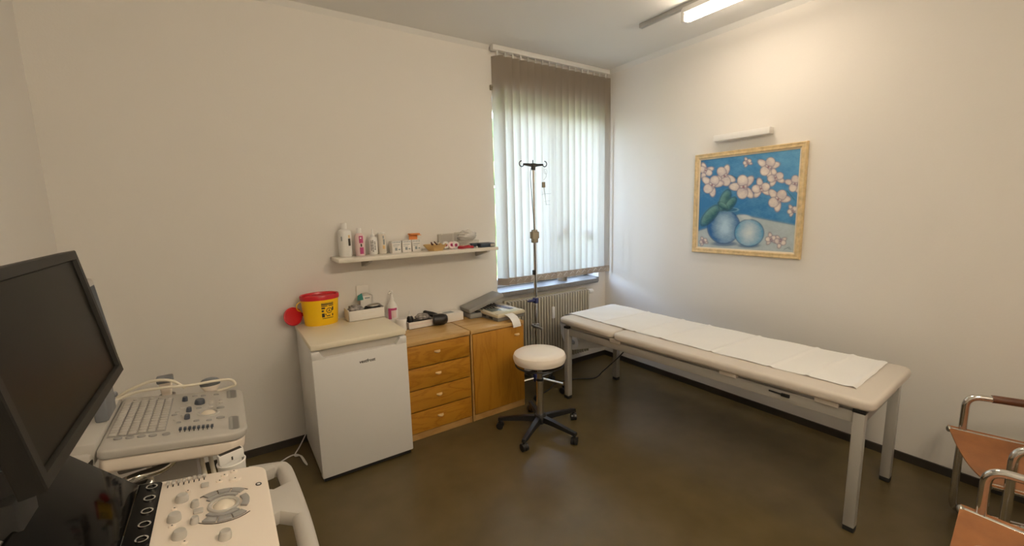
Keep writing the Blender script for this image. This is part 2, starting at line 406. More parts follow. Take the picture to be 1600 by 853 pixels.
t = thing('added_fill_lamp', 'added fill lamp hanging on two rods, unseen near the front wall', 'lamp', (-2.2, -3.6, H))  # lamp added out of view to light the back wall evenly
b = MB(); b.box((-2.82, -3.63, H-.312), (-1.58, -3.57, H-.25), .006); b.box((-2.83, -3.635, H-.375), (-2.80, -3.565, H-.28), .006); b.box((-1.60, -3.635, H-.375), (-1.57, -3.565, H-.28), .006); b.cyl((-2.5, -3.6, H-.26), (-2.5, -3.6, H), .006); b.cyl((-1.9, -3.6, H-.26), (-1.9, -3.6, H), .006); b.build('fitting', 'whitem', t)
b = MB(); b.cyl((-2.80, -3.6, H-.348), (-1.60, -3.6, H-.348), .030, n=16); b.build('tube', 'fill_tube', t)
# ------------------------------------------------------------------ lights
W = bpy.data.worlds.new('sky'); SC.world = W; W.use_nodes = True
bg = W.node_tree.nodes['Background']; sk = W.node_tree.nodes.new('ShaderNodeTexSky'); sk.sky_type = 'NISHITA'
sk.sun_disc = False; sk.sun_elevation = R(38); sk.sun_rotation = R(150); sk.sun_intensity = 1.; sk.air_density = 1.; sk.dust_density = 2.5; sk.ozone_density = 1.
hs = W.node_tree.nodes.new('ShaderNodeHueSaturation'); hs.inputs['Saturation'].default_value = .80
W.node_tree.links.new(sk.outputs['Color'], hs.inputs['Color']); W.node_tree.links.new(hs.outputs['Color'], bg.inputs['Color']); bg.inputs['Strength'].default_value = 4.2
ld = bpy.data.lights.new('window_portal', 'AREA'); ld.shape = 'RECTANGLE'; ld.size = WX1-WX0; ld.size_y = WZ1-WZ0; ld.cycles.is_portal = True
lo = bpy.data.objects.new('window_portal', ld); COL.objects.link(lo); lo.location = ((WX0+WX1)/2, .27, (WZ0+WZ1)/2); lo.rotation_euler = (R(-90), 0, 0)
vs = SC.view_settings; vs.view_transform = 'Standard'; vs.look = 'None'; vs.exposure = .22; vs.gamma = 1.; vs.use_curve_mapping = False
SC.cycles.use_denoising = True; SC.cycles.max_bounces = 10; SC.cycles.diffuse_bounces = 6; SC.cycles.transparent_max_bounces = 16; SC.cycles.transmission_bounces = 8; SC.cycles.sample_clamp_indirect = 6.
# ------------------------------------------------------------------ refrigerator
FX, FY, FW, FD = -2.9744, -.6162, .558, .59
t = thing('refrigerator', 'white under-counter refrigerator with cream worktop standing left of the oak drawers', 'refrigerator', (FX+FW/2, FY+FD/2, 0))
b = MB(); b.box((FX+.004, FY+.055, .03), (FX+FW-.004, FY+FD, .815), .006); b.build('cabinet', 'fridge', t)
b = MB(); b.box((FX, FY+.004, .815), (FX+FW, FY+FD, .85), .008); b.build('worktop', 'fridgetop', t)
b = MB()
# door: profile with grip recess along the top edge
b.box((FX, FY, .035), (FX+FW, FY+.05, .765), .008)
b.box((FX, FY, .76), (FX+.045, FY+.05, .808), .006); b.box((FX+FW-.045, FY, .76), (FX+FW, FY+.05, .808), .006)
b.prism([(FX+.03, .76), (FX+.075, .76), (FX+.045, .80), (FX+.03, .80)], 0, .05, T=Matrix(((1, 0, 0, 0), (0, 0, -1, FY+.05), (0, 1, 0, 0), (0, 0, 0, 1))))
b.prism([(FX+FW-.03, .76), (FX+FW-.03, .80), (FX+FW-.045, .80), (FX+FW-.075, .76)], 0, .05, T=Matrix(((1, 0, 0, 0), (0, 0, -1, FY+.05), (0, 1, 0, 0), (0, 0, 0, 1))))
d = b.build('door', 'fridge', t)
b = MB(); b.box((FX+.03, FY+.034, .758), (FX+FW-.03, FY+.05, .808)); b.build('grip_recess', 'lgrey', d)
def text_mesh(s, size, depth, name, m, parent, T, shear=0., bold=0.):
    c = bpy.data.curves.new('txt', 'FONT'); c.body = s; c.size = size; c.extrude = depth; c.offset = bold; c.shear = shear; c.align_x = 'CENTER'; c.align_y = 'CENTER'
    o = bpy.data.objects.new('txt', c); COL.objects.link(o)
    dg = bpy.context.evaluated_depsgraph_get(); me = bpy.data.meshes.new_from_object(o.evaluated_get(dg)); bpy.data.objects.remove(o)
    me.transform(T); 
    if parent is not None: me.transform(wm(parent).inverted())
    me.materials.clear(); me.materials.append(M[m]); q = bpy.data.objects.new(name, me); COL.objects.link(q); q.parent = parent; return q
XZ = lambda x, y, z: Matrix(((1, 0, 0, x), (0, 0, -1, y), (0, 1, 0, z), (0, 0, 0, 1)))
text_mesh('vestfrost', .0265, .0006, 'logo', 'ink', d, XZ(FX+.305, FY-.0004, .700), shear=.12, bold=.0006)
b = MB(); b.box((FX+.01, FY+.02, .008), (FX+FW-.01, FY+.08, .034)); b.box((FX+.02, FY+.1, .006), (FX+FW-.02, FY+FD-.02, .03)); b.build('plinth', 'black', t)
for sx in (FX+.03, FX+FW-.03):
    for sy in (FY+.05, FY+FD-.05):
        b = MB(); b.cyl((sx, sy, 0), (sx, sy, .03), .014, n=12); b.build('foot', 'lgrey', t)
b = MB(); b.tube(smooth_path([(-2.95, -.06, .14), (-2.985, -.045, .06), (-3.03, -.08, .009), (-3.07, -.17, .006), (-3.035, -.20, .006), (-3.02, -.33, .006), (-3.03, -.30, .010), (-3.045, -.19, .010), (-3.09, -.16, .007), (-3.17, -.21, .006), (-3.28, -.30, .006)]), .0042, 6)
b.build('power_cable', 'white', t)

# ------------------------------------------------------------------ oak cabinets
DY, DZ = -.4804, .7122
def pull(x, y, z, w=.045):
    mb = MB()
    mb.grid(lambda u, v: (x+(u-.5)*w, y-.022*math.sin(math.pi*v)*(1-(2*u-1)**2)**.5-.001, z+.009*math.cos(math.pi*v)*(1-.5*(2*u-1)**2)-.004*(1-(2*u-1)**2)), 11, 9)
    mb.box((x-w/2, y-.003, z-.006), (x+w/2, y, z+.006), .001); return mb
x0, x1 = -2.405, -1.893
t = thing('drawer_chest', 'oak chest of four drawers between refrigerator and oak door cabinet', 'chest of drawers', ((x0+x1)/2, DY/2, 0))
b = MB(); b.box((x0, DY+.022, .0), (x1, -.014, DZ-.026)); b.build('carcass', 'darkgap', t)
for xx in (x0, x1-.016):
    b = MB(); b.box((xx, DY+.012, 0), (xx+.016, -.013, DZ-.026), .001); b.build('side_panel', 'oakedge', t)
b = MB(); b.box((x0, DY, DZ-.028), (x1, -.013, DZ), .002); b.build('top', 'oaktop', t)
b = MB(); b.box((x0+.004, DY+.014, 0), (x1-.004, DY+.03, .046), .001); b.build('plinth', 'oakedge', t)
zb0 = .056; hh = (DZ-.026-zb0)/4
for k in range(4):
    b = MB(); b.box((x0+.003, DY+.002, zb0+k*hh), (x1-.006, DY+.021, zb0+(k+1)*hh-.008), .0015); dr = b.build('drawer', 'oak', t)
    pull((x0+x1)/2-.005, DY+.002, zb0+k*hh+hh*.56).build('handle', 'handle', dr)
x0, x1 = -1.884, -1.408
t = thing('door_cabinet', 'oak cabinet with a single plain door right of the drawers', 'cabinet', ((x0+x1)/2, DY/2, 0))
b = MB(); b.box((x0, DY+.022, 0), (x1, -.14, DZ-.026)); b.build('carcass', 'darkgap', t)
for xx in (x0, x1-.016):
    b = MB(); b.box((xx, DY+.012, 0), (xx+.016, -.14, DZ-.026), .001); b.build('side_panel', 'oakedge', t)
b = MB(); b.box((x0, DY, DZ-.028), (x1, -.14, DZ), .002); b.box((x0, -.141, DZ-.028), (x1, -.013, DZ), .002); b.build('top', 'oaktop', t)
b = MB(); b.box((x0+.004, DY+.014, 0), (x1-.004, DY+.03, .046), .001); b.build('plinth', 'oakedge', t)
b = MB(); b.box((x0+.014, DY+.002, .056), (x1-.004, DY+.021, DZ-.034), .0015); dr = b.build('door', 'oakv', t)
pull(x1-.07, DY+.002, DZ-.10).build('handle', 'handle', dr)

# ------------------------------------------------------------------ wall shelf
SZ = 1.288
t = thing('wall_shelf', 'cream wall shelf carrying bottles and small boxes above the refrigerator', 'shelf', (-2.09, 0, 1.26))
b = MB(); b.box((-2.708, -.249, SZ-.027), (-1.479, -.001, SZ), .003); b.build('board', 'shelf', t)
for x in (-2.49, -1.545):
    b = MB(); b.prism([(0, 0), (-.20, 0), (-.20, -.012), (-.022, -.06), (0, -.06)], -.013, .013, T=Matrix(((0, 0, 1, x), (1, 0, 0, -.001), (0, 1, 0, SZ-.027), (0, 0, 0, 1)))); b.build('bracket', 'steel', t)

# things on the shelf
def bars(mb, cx, cy, r, a0, a1, z0, z1, m, n=8):
    """a print wrapped round a bottle"""
    mb.grid(lambda u, v: (cx+r*math.cos(a0+(a1-a0)*u), cy+r*math.sin(a0+(a1-a0)*u), z0+(z1-z0)*v), n, 2, m=m)
AV = math.atan2(CAM.y+.1, CAM.x+2.5)     # side of the bottles that shows their print
x, y = -2.622, -.085
t = thing('disinfectant_bottle', 'large white bottle with ribbed cap, first from left on the shelf', 'bottle', (x, y, SZ))
b = MB(); b.lathe([(0, 0), (.038, 0), (.043, .008), (.043, .165), (.040, .178), (.030, .186), (.021, .188)], (x, y, SZ)); b.build('body', 'white', t)
b = MB(); b.lathe([(.019, .186), (.019, .225), (.017, .230), (.010, .232), (0, .232)], (x, y, SZ)); b.build('cap', 'whitem', t)
b = MB(); bars(b, x, y, .0435, AV+.55, AV+1.0, .075+SZ, .125+SZ, 0); bars(b, x, y, .0435, AV+.6, AV+.95, .128+SZ, .148+SZ, 1); bars(b, x, y, .0435, AV-.55, AV-.35, .11+SZ, .14+SZ, 2); b.build('print', ['ink', 'handle', 'greyprint'], t)
x, y = -2.523, -.083
t = thing('lotion_bottle', 'white round-shouldered bottle with magenta label, second on the shelf', 'bottle', (x, y, SZ))
b = MB(); b.lathe([(0, 0), (.030, 0), (.033, .006), (.033, .125), (.029, .142), (.018, .155), (.014, .158)], (x, y, SZ)); b.build('body', 'pinkpale', t)
b = MB(); b.lathe([(.016, .156), (.0155, .188), (.013, .192), (0, .192)], (x, y, SZ)); b.build('cap', 'whitem', t)
b = MB(); bars(b, x, y, .0335, AV-.05, AV+.75, SZ+.012, SZ+.058, 0); bars(b, x, y, .0335, AV-.1, AV+.75, SZ+.088, SZ+.138, 0); bars(b, x, y, .0336, AV+.15, AV+.45, SZ+.063, SZ+.083, 1); bars(b, x, y, .0338, AV+.1, AV+.4, SZ+.118, SZ+.128, 2); b.build('label', ['pink', 'ink', 'white'], t)
x, y = -2.430, -.08
t = thing('squeeze_bottle', 'white gel squeeze bottle with pointed nozzle and black print', 'bottle', (x, y, SZ))
b = MB(); b.lathe([(0, 0), (.027, 0), (.030, .005), (.030, .11), (.026, .122), (.012, .128)], (x, y, SZ)); b.build('body', 'white', t)
b = MB(); b.lathe([(.013, .126), (.012, .138), (.006, .150), (.0035, .182), (0, .183)], (x, y, SZ)); b.build('nozzle', 'white', t)
b = MB()
for col, z0_, cnt in ((-.42, .030, 7), (-.05, .022, 8), (.40, .034, 6)):
    for k in range(cnt):
        wd = (.26, .18, .30, .22)[(k+cnt) % 4]; bars(b, x, y, .0304, AV+col-wd/2, AV+col+wd/2, SZ+z0_+.0105*k, SZ+z0_+.0105*k+.0065, 0, 4)
b.build('print', 'ink', t)
x, y = -2.362, -.07
t = thing('spray_can', 'slim pale can with yellowish print beside the squeeze bottle', 'can', (x, y, SZ))
b = MB(); b.lathe([(0, 0), (.026, 0), (.027, .003), (.027, .140), (.025, .146)], (x, y, SZ)); b.build('body', 'card', t)
b = MB(); b.lathe([(.0265, .143), (.0265, .150), (.024, .154), (0, .154)], (x, y, SZ)); b.build('lid', 'white', t)
b = MB(); bars(b, x, y, .0274, AV+.1, AV+.75, SZ+.035, SZ+.06, 0); bars(b, x, y, .0275, AV+.25, AV+.7, SZ+.066, SZ+.105, 1); bars(b, x, y, .0275, AV+.2, AV+.5, SZ+.11, SZ+.13, 1); b.build('print', ['handle', 'greyprint'], t)

def small_box(x, y, rz, label, flap=False):
    t = thing('medicine_box', label, 'box', (x, y, SZ), rz, 'small white boxes on the shelf')
    b = MB(); b.box((-.034, -.03, 0), (.034, .03, .062), .001); bd = b.build('carton', 'cardw', t, world=False)
    b = MB(); b.box((-.0345, -.0306, .049), (.0345, .0306, .0615))
    for k in range(9): b.box((-.030+k*.0067, -.031, .050), (-.027+k*.0067, -.0304, .060), m=1)
    b.build('band', ['whitem', 'greyprint'], t, world=False)
    b = MB(); b.box((-.028, -.0306, .040), (.024, -.0299, .043)); b.box((-.028, -.0306, .032), (.010, -.0299, .034)); b.box((-.014, -.0306, .012), (.004, -.0299, .027)); b.box((.012, -.0306, .014), (.026, -.0299, .02)); b.build('print', 'greyprint', t, world=False)
    if flap:
        b = MB(); b.box((-.033, .024, .062), (.033, .03, .092), .001); b.box((-.040, -.012, .088), (.040, .03, .096), .001)
        b.prism([(.033, .028), (.056, .0), (.033, -.005)], .084, .087); b.build('flap', 'orange', t, world=False)
    t.scale = (1, 1, 1.4)
    return t
small_box(-2.272, -.085, R(3), 'closed white medicine box, leftmost of three on the shelf')
small_box(-2.194, -.083, R(3), 'closed white medicine box in the middle of the three')
small_box(-2.117, -.08, R(3), 'white medicine box with raised orange flap, rightmost of three', True)
t = thing('kidney_tray', 'tan six-sided tray holding small odds and ends on the shelf', 'tray', (-1.985, -.16, SZ), R(4))
def hexa(rx, ry): return [(rx*c, ry*s) for c, s in ((-1, .15), (-.62, .95), (.62, .95), (1, .15), (.62, -.95), (-.62, -.95))]
b = MB()
rings = [[(px, py, z) for px, py in hexa(rx, ry)] for rx, ry, z in ((.055, .045, 0), (.098, .070, .045), (.101, .073, .047), (.096, .068, .047), (.055, .044, .006))]
b.ring_loft(rings); b.build('tray_body', 'basket', t, world=False)
t2 = thing('supplies_heap', 'small dark and pale odds and ends lying in the tan tray', 'supplies', (-1.985, -.16, SZ+.008))
b = MB()
for k in range(9):
    a = k*2.3; b.cyl((.035*math.cos(a), .025*math.sin(a), .004), (.035*math.cos(a+2), .026*math.sin(a+2), .026+.004*k), .005, n=8, m=k % 2)
b.tube([(-.03, 0, .02), (-.035, 0, .058)], .004, 6, m=0); b.build('packet', ['armleather', 'card'], t2, world=False)
t = thing('clear_box', 'clear plastic box leaning by the wall behind the tan tray', 'box', (-1.83, -.055, SZ))
b = MB(); b.box((-1.905, -.10, SZ), (-1.765, -.012, SZ+.115), .004); b.build('box_body', 'clearp', t)
b = MB(); b.box((-1.895, -.02, SZ+.015), (-1.775, -.014, SZ+.108)); b.build('backing_card', 'lgrey', t)
t = thing('tape_roll', 'pink and white tape rolls heaped behind the tan tray', 'tape', (-1.84, -.13, SZ))
for k, (dx, dy, dz, rx, c) in enumerate(((-.05, .0, .033, 80, 'whitem'), (-.005, -.01, .028, 70, 'pinkpale'), (.03, -.012, .03, 95, 'whitem'))):
    b = MB(); b.lathe([(.013, -.012), (.028, -.012), (.028, .012), (.013, .012), (.013, -.012)], T=Matrix.Translation((-1.84+dx, -.13+dy, SZ+dz)) @ Matrix.Rotation(R(rx), 4, 'X'), cap=False); b.build('roll', c, t)
    b = MB(); b.lathe([(.006, -.0125), (.013, -.0125), (.013, .0125), (.006, .0125), (.006, -.0125)], n=16, T=Matrix.Translation((-1.84+dx, -.13+dy, SZ+dz)) @ Matrix.Rotation(R(rx), 4, 'X'), cap=False); b.build('core', 'pink', t)
t = thing('storage_tub', 'clear tub with white crumpled bag on top, right of the tape', 'box', (-1.66, -.06, SZ))
b = MB(); b.box((-1.755, -.105, SZ), (-1.575, -.01, SZ+.055), .004); b.box((-1.75, -.012, SZ+.05), (-1.58, -.006, SZ+.12)); b.build('box_body', 'clearp', t)
b = MB(); b.box((-1.745, -.095, SZ+.004), (-1.585, -.02, SZ+.02)); b.build('contents', 'card', t)
def crumple(c, r, seed, u=26, v=18, amp=.25):
    rr = random.Random(seed); ph = [(rr.uniform(2, 7), rr.uniform(2, 7), rr.uniform(2, 7), rr.uniform(0, 6.3)) for _ in range(7)]
    t = bmesh.new(); bmesh.ops.create_uvsphere(t, u_segments=u, v_segments=v, radius=1.)
    for p in t.verts:
        n = p.co.copy(); f = 1+amp*sum(abs(math.sin(a*n.x+b_*n.y+c_*n.z+d)) for a, b_, c_, d in ph)/7-amp*.6
        p.co = Vector((c[0]+n.x*f*r[0], c[1]+n.y*f*r[1], c[2]+max(n.z*f, -.8)*r[2]))
    mb = MB(); mb._add(t); return mb
single('plastic_bag', crumple((-1.665, -.065, SZ+.091), (.078, .045, .044), 3, amp=.7), 'bag', 'crumpled whitish plastic bag lying on the clear tub', 'bag', (-1.665, -.065, SZ+.056))
b = MB()
for k, (rx, ry, dz, dx) in enumerate(((.060, .024, .006, 0), (.056, .020, .012, .004), (.045, .022, .018, -.012))):
    b.tube([(-1.735+dx+rx*math.cos(a), -.185+ry*math.sin(a), SZ+dz+.003*math.sin(3*a)) for a in [2*math.pi*q/28 for q in range(28)]], .0042, 7, closed=True)
b.box((-1.81, -.195, SZ+.001), (-1.785, -.178, SZ+.022), .004)
single('tourniquet', b, 'darkred', 'coiled red tourniquet band at the shelf\'s front edge', 'tourniquet', (-1.735, -.185, SZ))
t = thing('flat_case', 'dark navy flat case at the right end of the shelf', 'case', (-1.56, -.15, SZ), R(-8))
b = MB(); b.box((-.055, -.075, 0), (.07, .05, .032), .006); b.box((-.10, .0, .004), (-.03, .06, .03), .005); b.build('case_body', 'navy', t, world=False)
b = MB(); b.box((.03, -.0765, .006), (.064, -.0745, .026), .0005); b.build('tag', 'lgrey', t, world=False)
b = MB(); b.ell((-1.665, -.225, SZ+.008), (.008, .008, .008))
single('small_ball', b, 'whitem', 'tiny white ball on the shelf edge beside the red band', 'ball', (-1.665, -.225, SZ))

# ------------------------------------------------------------------ things on the refrigerator
FT = .85
cx, cy = -2.818, -.100
t = thing('sharps_container', 'yellow sharps bin with red lid on the refrigerator', 'sharps container', (cx, cy, FT))
b = MB(); b.lathe([(0, 0), (.100, 0), (.104, .004), (.118, .178), (.0, .178)], (cx, cy, FT), n=40, sy=.74); b.build('bin', 'yellow', t)
b = MB(); b.lathe([(.112, .172), (.1225, .172), (.1235, .196), (.119, .203), (.110, .200), (.106, .188), (0, .186)], (cx, cy, FT), n=40, sy=.74); b.build('lid', 'red', t)
b = MB()
def patch(u0, u1, v0, v1, m=0, off=.0006):
    def f(u, v):
        a = LA+(u0+(u1-u0)*u); z = v0+(v1-v0)*v; r = .104+(.118-.104)*(z-.004)/.174+off
        return (cx+r*math.cos(a), cy+.74*r*math.sin(a), FT+z)
    b.grid(f, 6, 2, m=m)
LA = math.atan2((CAM.y-cy)*.74, CAM.x-cx)+.50
for u0, u1, v0, v1 in ((-.36, .36, .138, .146), (-.36, -.02, .128, .134), (.04, .36, .128, .134), (-.36, -.16, .112, .122), (-.36, -.24, .092, .104), (.26, .36, .096, .12), (-.36, -.2, .056, .082), (-.34, .34, .046, .050), (-.1, .14, .060, .066), (.26, .34, .058, .074), (-.16, -.1, .07, .078), (-.36,.36,.149,.152)): patch(u0, u1, v0, v1)
for k in range(20):      # ring and trefoil of the hazard mark
    a = 2*math.pi*k/20; patch(.08+.16*math.cos(a)-.022, .08+.16*math.cos(a)+.022, .098+.017*math.sin(a)-.0025, .098+.017*math.sin(a)+.0025, off=.0009)
for k in range(3):
    a = R(90+120*k)
    for q in range(3): patch(.08+.03*q*math.cos(a)-.025, .08+.03*q*math.cos(a)+.025, .098+.0045*q*math.sin(a)-.002, .098+.0045*q*math.sin(a)+.002, off=.0010)
b.build('label', 'ink', t)
b = MB(); Tl = Matrix.Translation((-2.985, -.062, FT+.066)) @ Matrix.Rotation(R(22), 4, 'Z') @ Matrix.Rotation(R(78), 4, 'X')
b.lathe([(0, -.008), (.055, -.008), (.060, -.004), (.062, .006), (.057, .008), (.053, .002), (0, .002)], T=Tl, n=32); b.box((.045, -.012, -.006), (.085, .012, 0), .002, T=Tl); b.build('flap_cap', 'red', t)
b = MB(); b.tube(smooth_path([(cx-.115, cy-.02, FT+.17), (cx-.145, cy-.02, FT+.15), (cx-.142, cy-.01, FT+.115), (cx-.12, cy, FT+.10)]), .003, 6); b.build('hinge_strap', 'yellow', t)
# cardboard tray with gear
x0, x1, y0, y1 = -2.662, -2.415, -.198, -.072
t = thing('gear_tray', 'white cardboard tray full of cables and instruments on the refrigerator', 'box', ((x0+x1)/2, (y0+y1)/2, FT))
b = MB()
for a, c in (((x0, y0, FT), (x1, y0+.004, FT+.072)), ((x0, y1-.004, FT), (x1, y1, FT+.072)), ((x0, y0, FT), (x0+.004, y1, FT+.078)), ((x1-.004, y0, FT), (x1, y1, FT+.078)), ((x0, y0, FT), (x1, y1, FT+.004))): b.box(a, c, .001)
b.box((x0+.085, y0-.0006, FT+.044), (x0+.18, y0, FT+.047), m=1); b.box((x0+.07, y0-.0006, FT+.018), (x0+.19, y0, FT+.020), m=1); b.build('tray_body', ['cardw', 'card'], t)
single('cable_bundle', crumple((-2.60, -.135, FT+.06), (.052, .045, .042), 5, amp=.6), 'gravel', 'grey tangle of cable in the left half of the cardboard tray', 'cable', (-2.60, -.135, FT+.02))
t = thing('instrument_pouch', 'black rounded pouch with silvery top in the right half of the cardboard tray', 'instrument', (-2.485, -.135, FT+.02))
b = crumple((-2.485, -.135, FT+.052), (.062, .05, .036), 9, amp=.3); b.build('pouch', 'black', t)
b = MB(); b.ell((-2.475, -.145, FT+.083), (.05, .03, .014)); b.build('cover', 'steel', t)
b = MB(); b.box((-2.61, -.13, FT+.004), (-2.52, -.10, FT+.03)); 
t = thing('glove_carton', 'opened white carton with teal flap standing behind the cardboard tray', 'box', (-2.505, -.035, FT))
b = MB(); xa, xb = -2.548, -2.458
for a, c in (((xa, -.066, FT), (xb, -.063, FT+.142)), ((xa, -.009, FT), (xb, -.006, FT+.142)), ((xa, -.066, FT), (xa+.003, -.006, FT+.142)), ((xb-.003, -.066, FT), (xb, -.006, FT+.142)), ((xa, -.066, FT), (xb, -.006, FT+.003))): b.box(a, c)
b.box((xa-.008, -.012, FT+.14), (xb-.012, -.008, FT+.212), .001); b.box((xa+.035, -.0666, FT+.122), (xb-.02, -.0658, FT+.130), m=1); b.build('carton_body', ['cardw', 'greyprint'], t)
b = MB(); b.prism([(-.03, 0), (.012, 0), (.012, .012), (.004, .05), (-.024, .036)], 0, .003, T=XZ(xa+.012, -.064, FT+.115)); b.build('flap', 'teal', t)
b = MB(); b.ell((-2.50, -.036, FT+.138), (.038, .025, .022)); b.build('glove', 'lgrey', t)

# ------------------------------------------------------------------ things on the oak tops
x, y = -2.325, -.085
t = thing('pump_bottle', 'white pump bottle with pink label behind the fridge edge on the drawers', 'bottle', (x, y, DZ))
b = MB(); b.lathe([(0, 0), (.036, 0), (.039, .006), (.039, .165), (.034, .19), (.018, .215), (.015, .225)], (x, y, DZ)); b.build('body', 'white', t)
b = MB(); bars(b, x, y, .0394, AV-.9, AV+.9, DZ+.155, DZ+.172, 0); bars(b, x, y, .0394, AV-.9, AV-.25, DZ+.09, DZ+.155, 0); bars(b, x, y, .0394, AV-.2, AV+.7, DZ+.1, DZ+.153, 1); b.build('label', ['pink', 'pinkpale'], t)
b = MB(); b.lathe([(.016, .222), (.0155, .24), (.010, .25), (.009, .275), (.006, .28)], (x, y, DZ)); b.build('collar', 'whitem', t)
b = MB(); b.lathe([(.006, .275), (.013, .282), (.013, .296), (.008, .30), (0, .30)], (x, y, DZ)); b.tube([(x, y, DZ+.288), (x-.022, y-.022, DZ+.29), (x-.03, y-.03, DZ+.282)], .005, 8); b.build('pump_head', 'whitem', t)
t = thing('cream_jar', 'squat white jar beside the pump bottle', 'jar', (-2.285, -.15, DZ))
b = MB(); b.lathe([(0, 0), (.035, 0), (.037, .004), (.037, .07), (.033, .074)], (-2.285, -.15, DZ)); b.build('jar_body', 'white', t)
b = MB(); b.lathe([(.039, .068), (.039, .09), (.036, .093), (0, .093)], (-2.285, -.15, DZ)); b.build('lid', 'whitem', t)
x0, x1, y0, y1 = -2.235, -2.035, -.165, -.05
t = thing('shallow_carton', 'low white carton tray with dark bottle and gauze on the drawers', 'box', ((x0+x1)/2, (y0+y1)/2, DZ))
b = MB()
for a, c in (((x0, y0, DZ), (x1, y0+.003, DZ+.052)), ((x0, y1-.003, DZ), (x1, y1, DZ+.052)), ((x0, y0, DZ), (x0+.003, y1, DZ+.052)), ((x1-.003, y0, DZ), (x1, y1, DZ+.052)), ((x0, y0, DZ), (x1, y1, DZ+.003))): b.box(a, c)
b.box((x0, y0-.0005, DZ+.030), (x1, y0, DZ+.033), m=1); b.build('tray_body', ['cardw', 'pinkpale'], t)
b = MB(); b.box((x0+.004, y0+.004, DZ+.004), (x1-.004, y1-.004, DZ+.046)); b.build('lining', 'black', t)
x, y = -2.205, -.12
t = thing('dropper_bottle', 'small dark bottle with white dropper in the low carton tray', 'bottle', (x, y, DZ+.046))
b = MB(); b.lathe([(0, 0), (.022, 0), (.0235, .004), (.0235, .032), (.018, .044), (.010, .048)], (x, y, DZ+.046)); b.build('body', 'black', t)
b = MB(); b.lathe([(.0105, .046), (.0105, .062), (.006, .066), (.0045, .088), (0, .089)], (x, y, DZ+.046)); b.build('dropper_cap', 'white', t)
single('gauze_bundle', crumple((-2.10, -.11, DZ+.071), (.058, .036, .026), 12, amp=.5), 'gravel', 'grey wrapped bundle lying in the low carton tray', 'bundle', (-2.10, -.11, DZ+.05))
t = thing('handheld_device', 'black hand device with thick round head and tapered grip on the drawers', 'instrument', (-1.985, -.16, DZ))
Td = Matrix.Translation((-2.04, -.165, DZ+.045)) @ Matrix.Rotation(R(-18), 4, 'Z') @ Matrix.Rotation(R(90), 4, 'Y')
b = MB(); b.lathe([(0, -.002), (.036, 0), (.043, .008), (.044, .05), (.042, .08), (.034, .102), (.020, .112), (0, .114)], T=Td, n=28); b.build('head', 'black', t)
b = MB(); b.tube([(-2.005, -.15, DZ+.066), (-2.03, -.13, DZ+.08), (-2.075, -.10, DZ+.096)], .023, 14, r2=.017); b.ell((-2.075, -.10, DZ+.096), (.017, .017, .017)); b.build('grip', 'black', t)
b = MB(); b.box((-1.99, -.2155, DZ+.062), (-1.965, -.208, DZ+.068), .001); b.build('badge', 'lgrey', t)
b = MB(); b.box((0, 0, 0), (.205, .135, .066), .002); b.box((.06, .03, .066), (.14, .09, .0668), m=1)
single('white_box', b, ['cardw', 'greyprint'], 'closed plain white box between the black device and the grey case', 'box', (-1.975, -.165, DZ), R(4), world=False)
# grey case with propped lid
t = thing('instrument_case', 'grey plastic case with lid propped ajar by the wall', 'case', (-1.57, -.10, DZ))
b = MB(); b.box((-1.725, -.185, DZ), (-1.40, -.016, DZ+.042), .010); b.build('tray_body', 'gcase', t)
b = MB(); b.box((-1.66, -.175, DZ+.040), (-1.41, -.03, DZ+.052), .004)
for k in range(7): b.cyl((-1.60+k*.028, -.165, DZ+.056), (-1.59+k*.028, -.05, DZ+.060), .009, n=8)
b.build('contents', 'black', t)
Tc = Matrix.Translation((-1.728, 0, DZ+.044)) @ Matrix.Rotation(R(-15.5), 4, 'Y')
b = MB(); b.box((0, -.187, 0), (.345, -.014, .040), .012, T=Tc); b.build('lid', 'gcase', t)
# recorder with printout
t = thing('ecg_recorder', 'beige portable ECG recorder with paper strip on the door cabinet', 'recorder', (-1.478, -.235, DZ), R(5))
b = MB(); b.box((-.135, -.155, .0), (.135, .165, .036), .006); b.build('base', 'gbase', t, world=False)
Te = Matrix.Rotation(R(1.5), 4, 'X')
b = MB(); b.box((-.140, -.16, .034), (.140, .17, .058), .006, T=Te); b.box((-.13, -.155, .056), (.13, -.11, .063), .003, T=Te); b.build('housing', 'beige', t, world=False)
b = MB(); b.box((-.105, -.04, .057), (-.005, .07, .0605), .002, T=Te); b.build('display', 'lcd', t, world=False)
b = MB(); b.prism([(.02, .13), (.075, .13), (.10, -.06), (.055, -.06)], .057, .061, .001, T=Te)
for k in range(6): b.box((.035+.006*k, .10-.03*k, .060), (.065+.006*k, .118-.03*k, .063), .001, T=Te)
b.build('keypad', 'lilac', t, world=False)
b = MB(); b.box((-.1415, .0, .018), (-.138, .05, .030), .001); b.box((-.1415, -.09, .014), (-.138, -.04, .028), .001); b.build('port', 'black', t, world=False)
prof = [(-.10, .052), (-.16, .052), (-.19, .048), (-.225, .036), (-.252, .014), (-.265, -.012), (-.270, -.034)]
b = MB(); b.grid(lambda u, v: (-.075+.078*u, np.interp(v, [0, .2, .35, .5, .7, .85, 1], [p[0] for p in prof]), np.interp(v, [0, .2, .35, .5, .7, .85, 1], [p[1] for p in prof])), 3, 24, thick=.0006); b.build('paper_strip', 'paper', t, world=False)
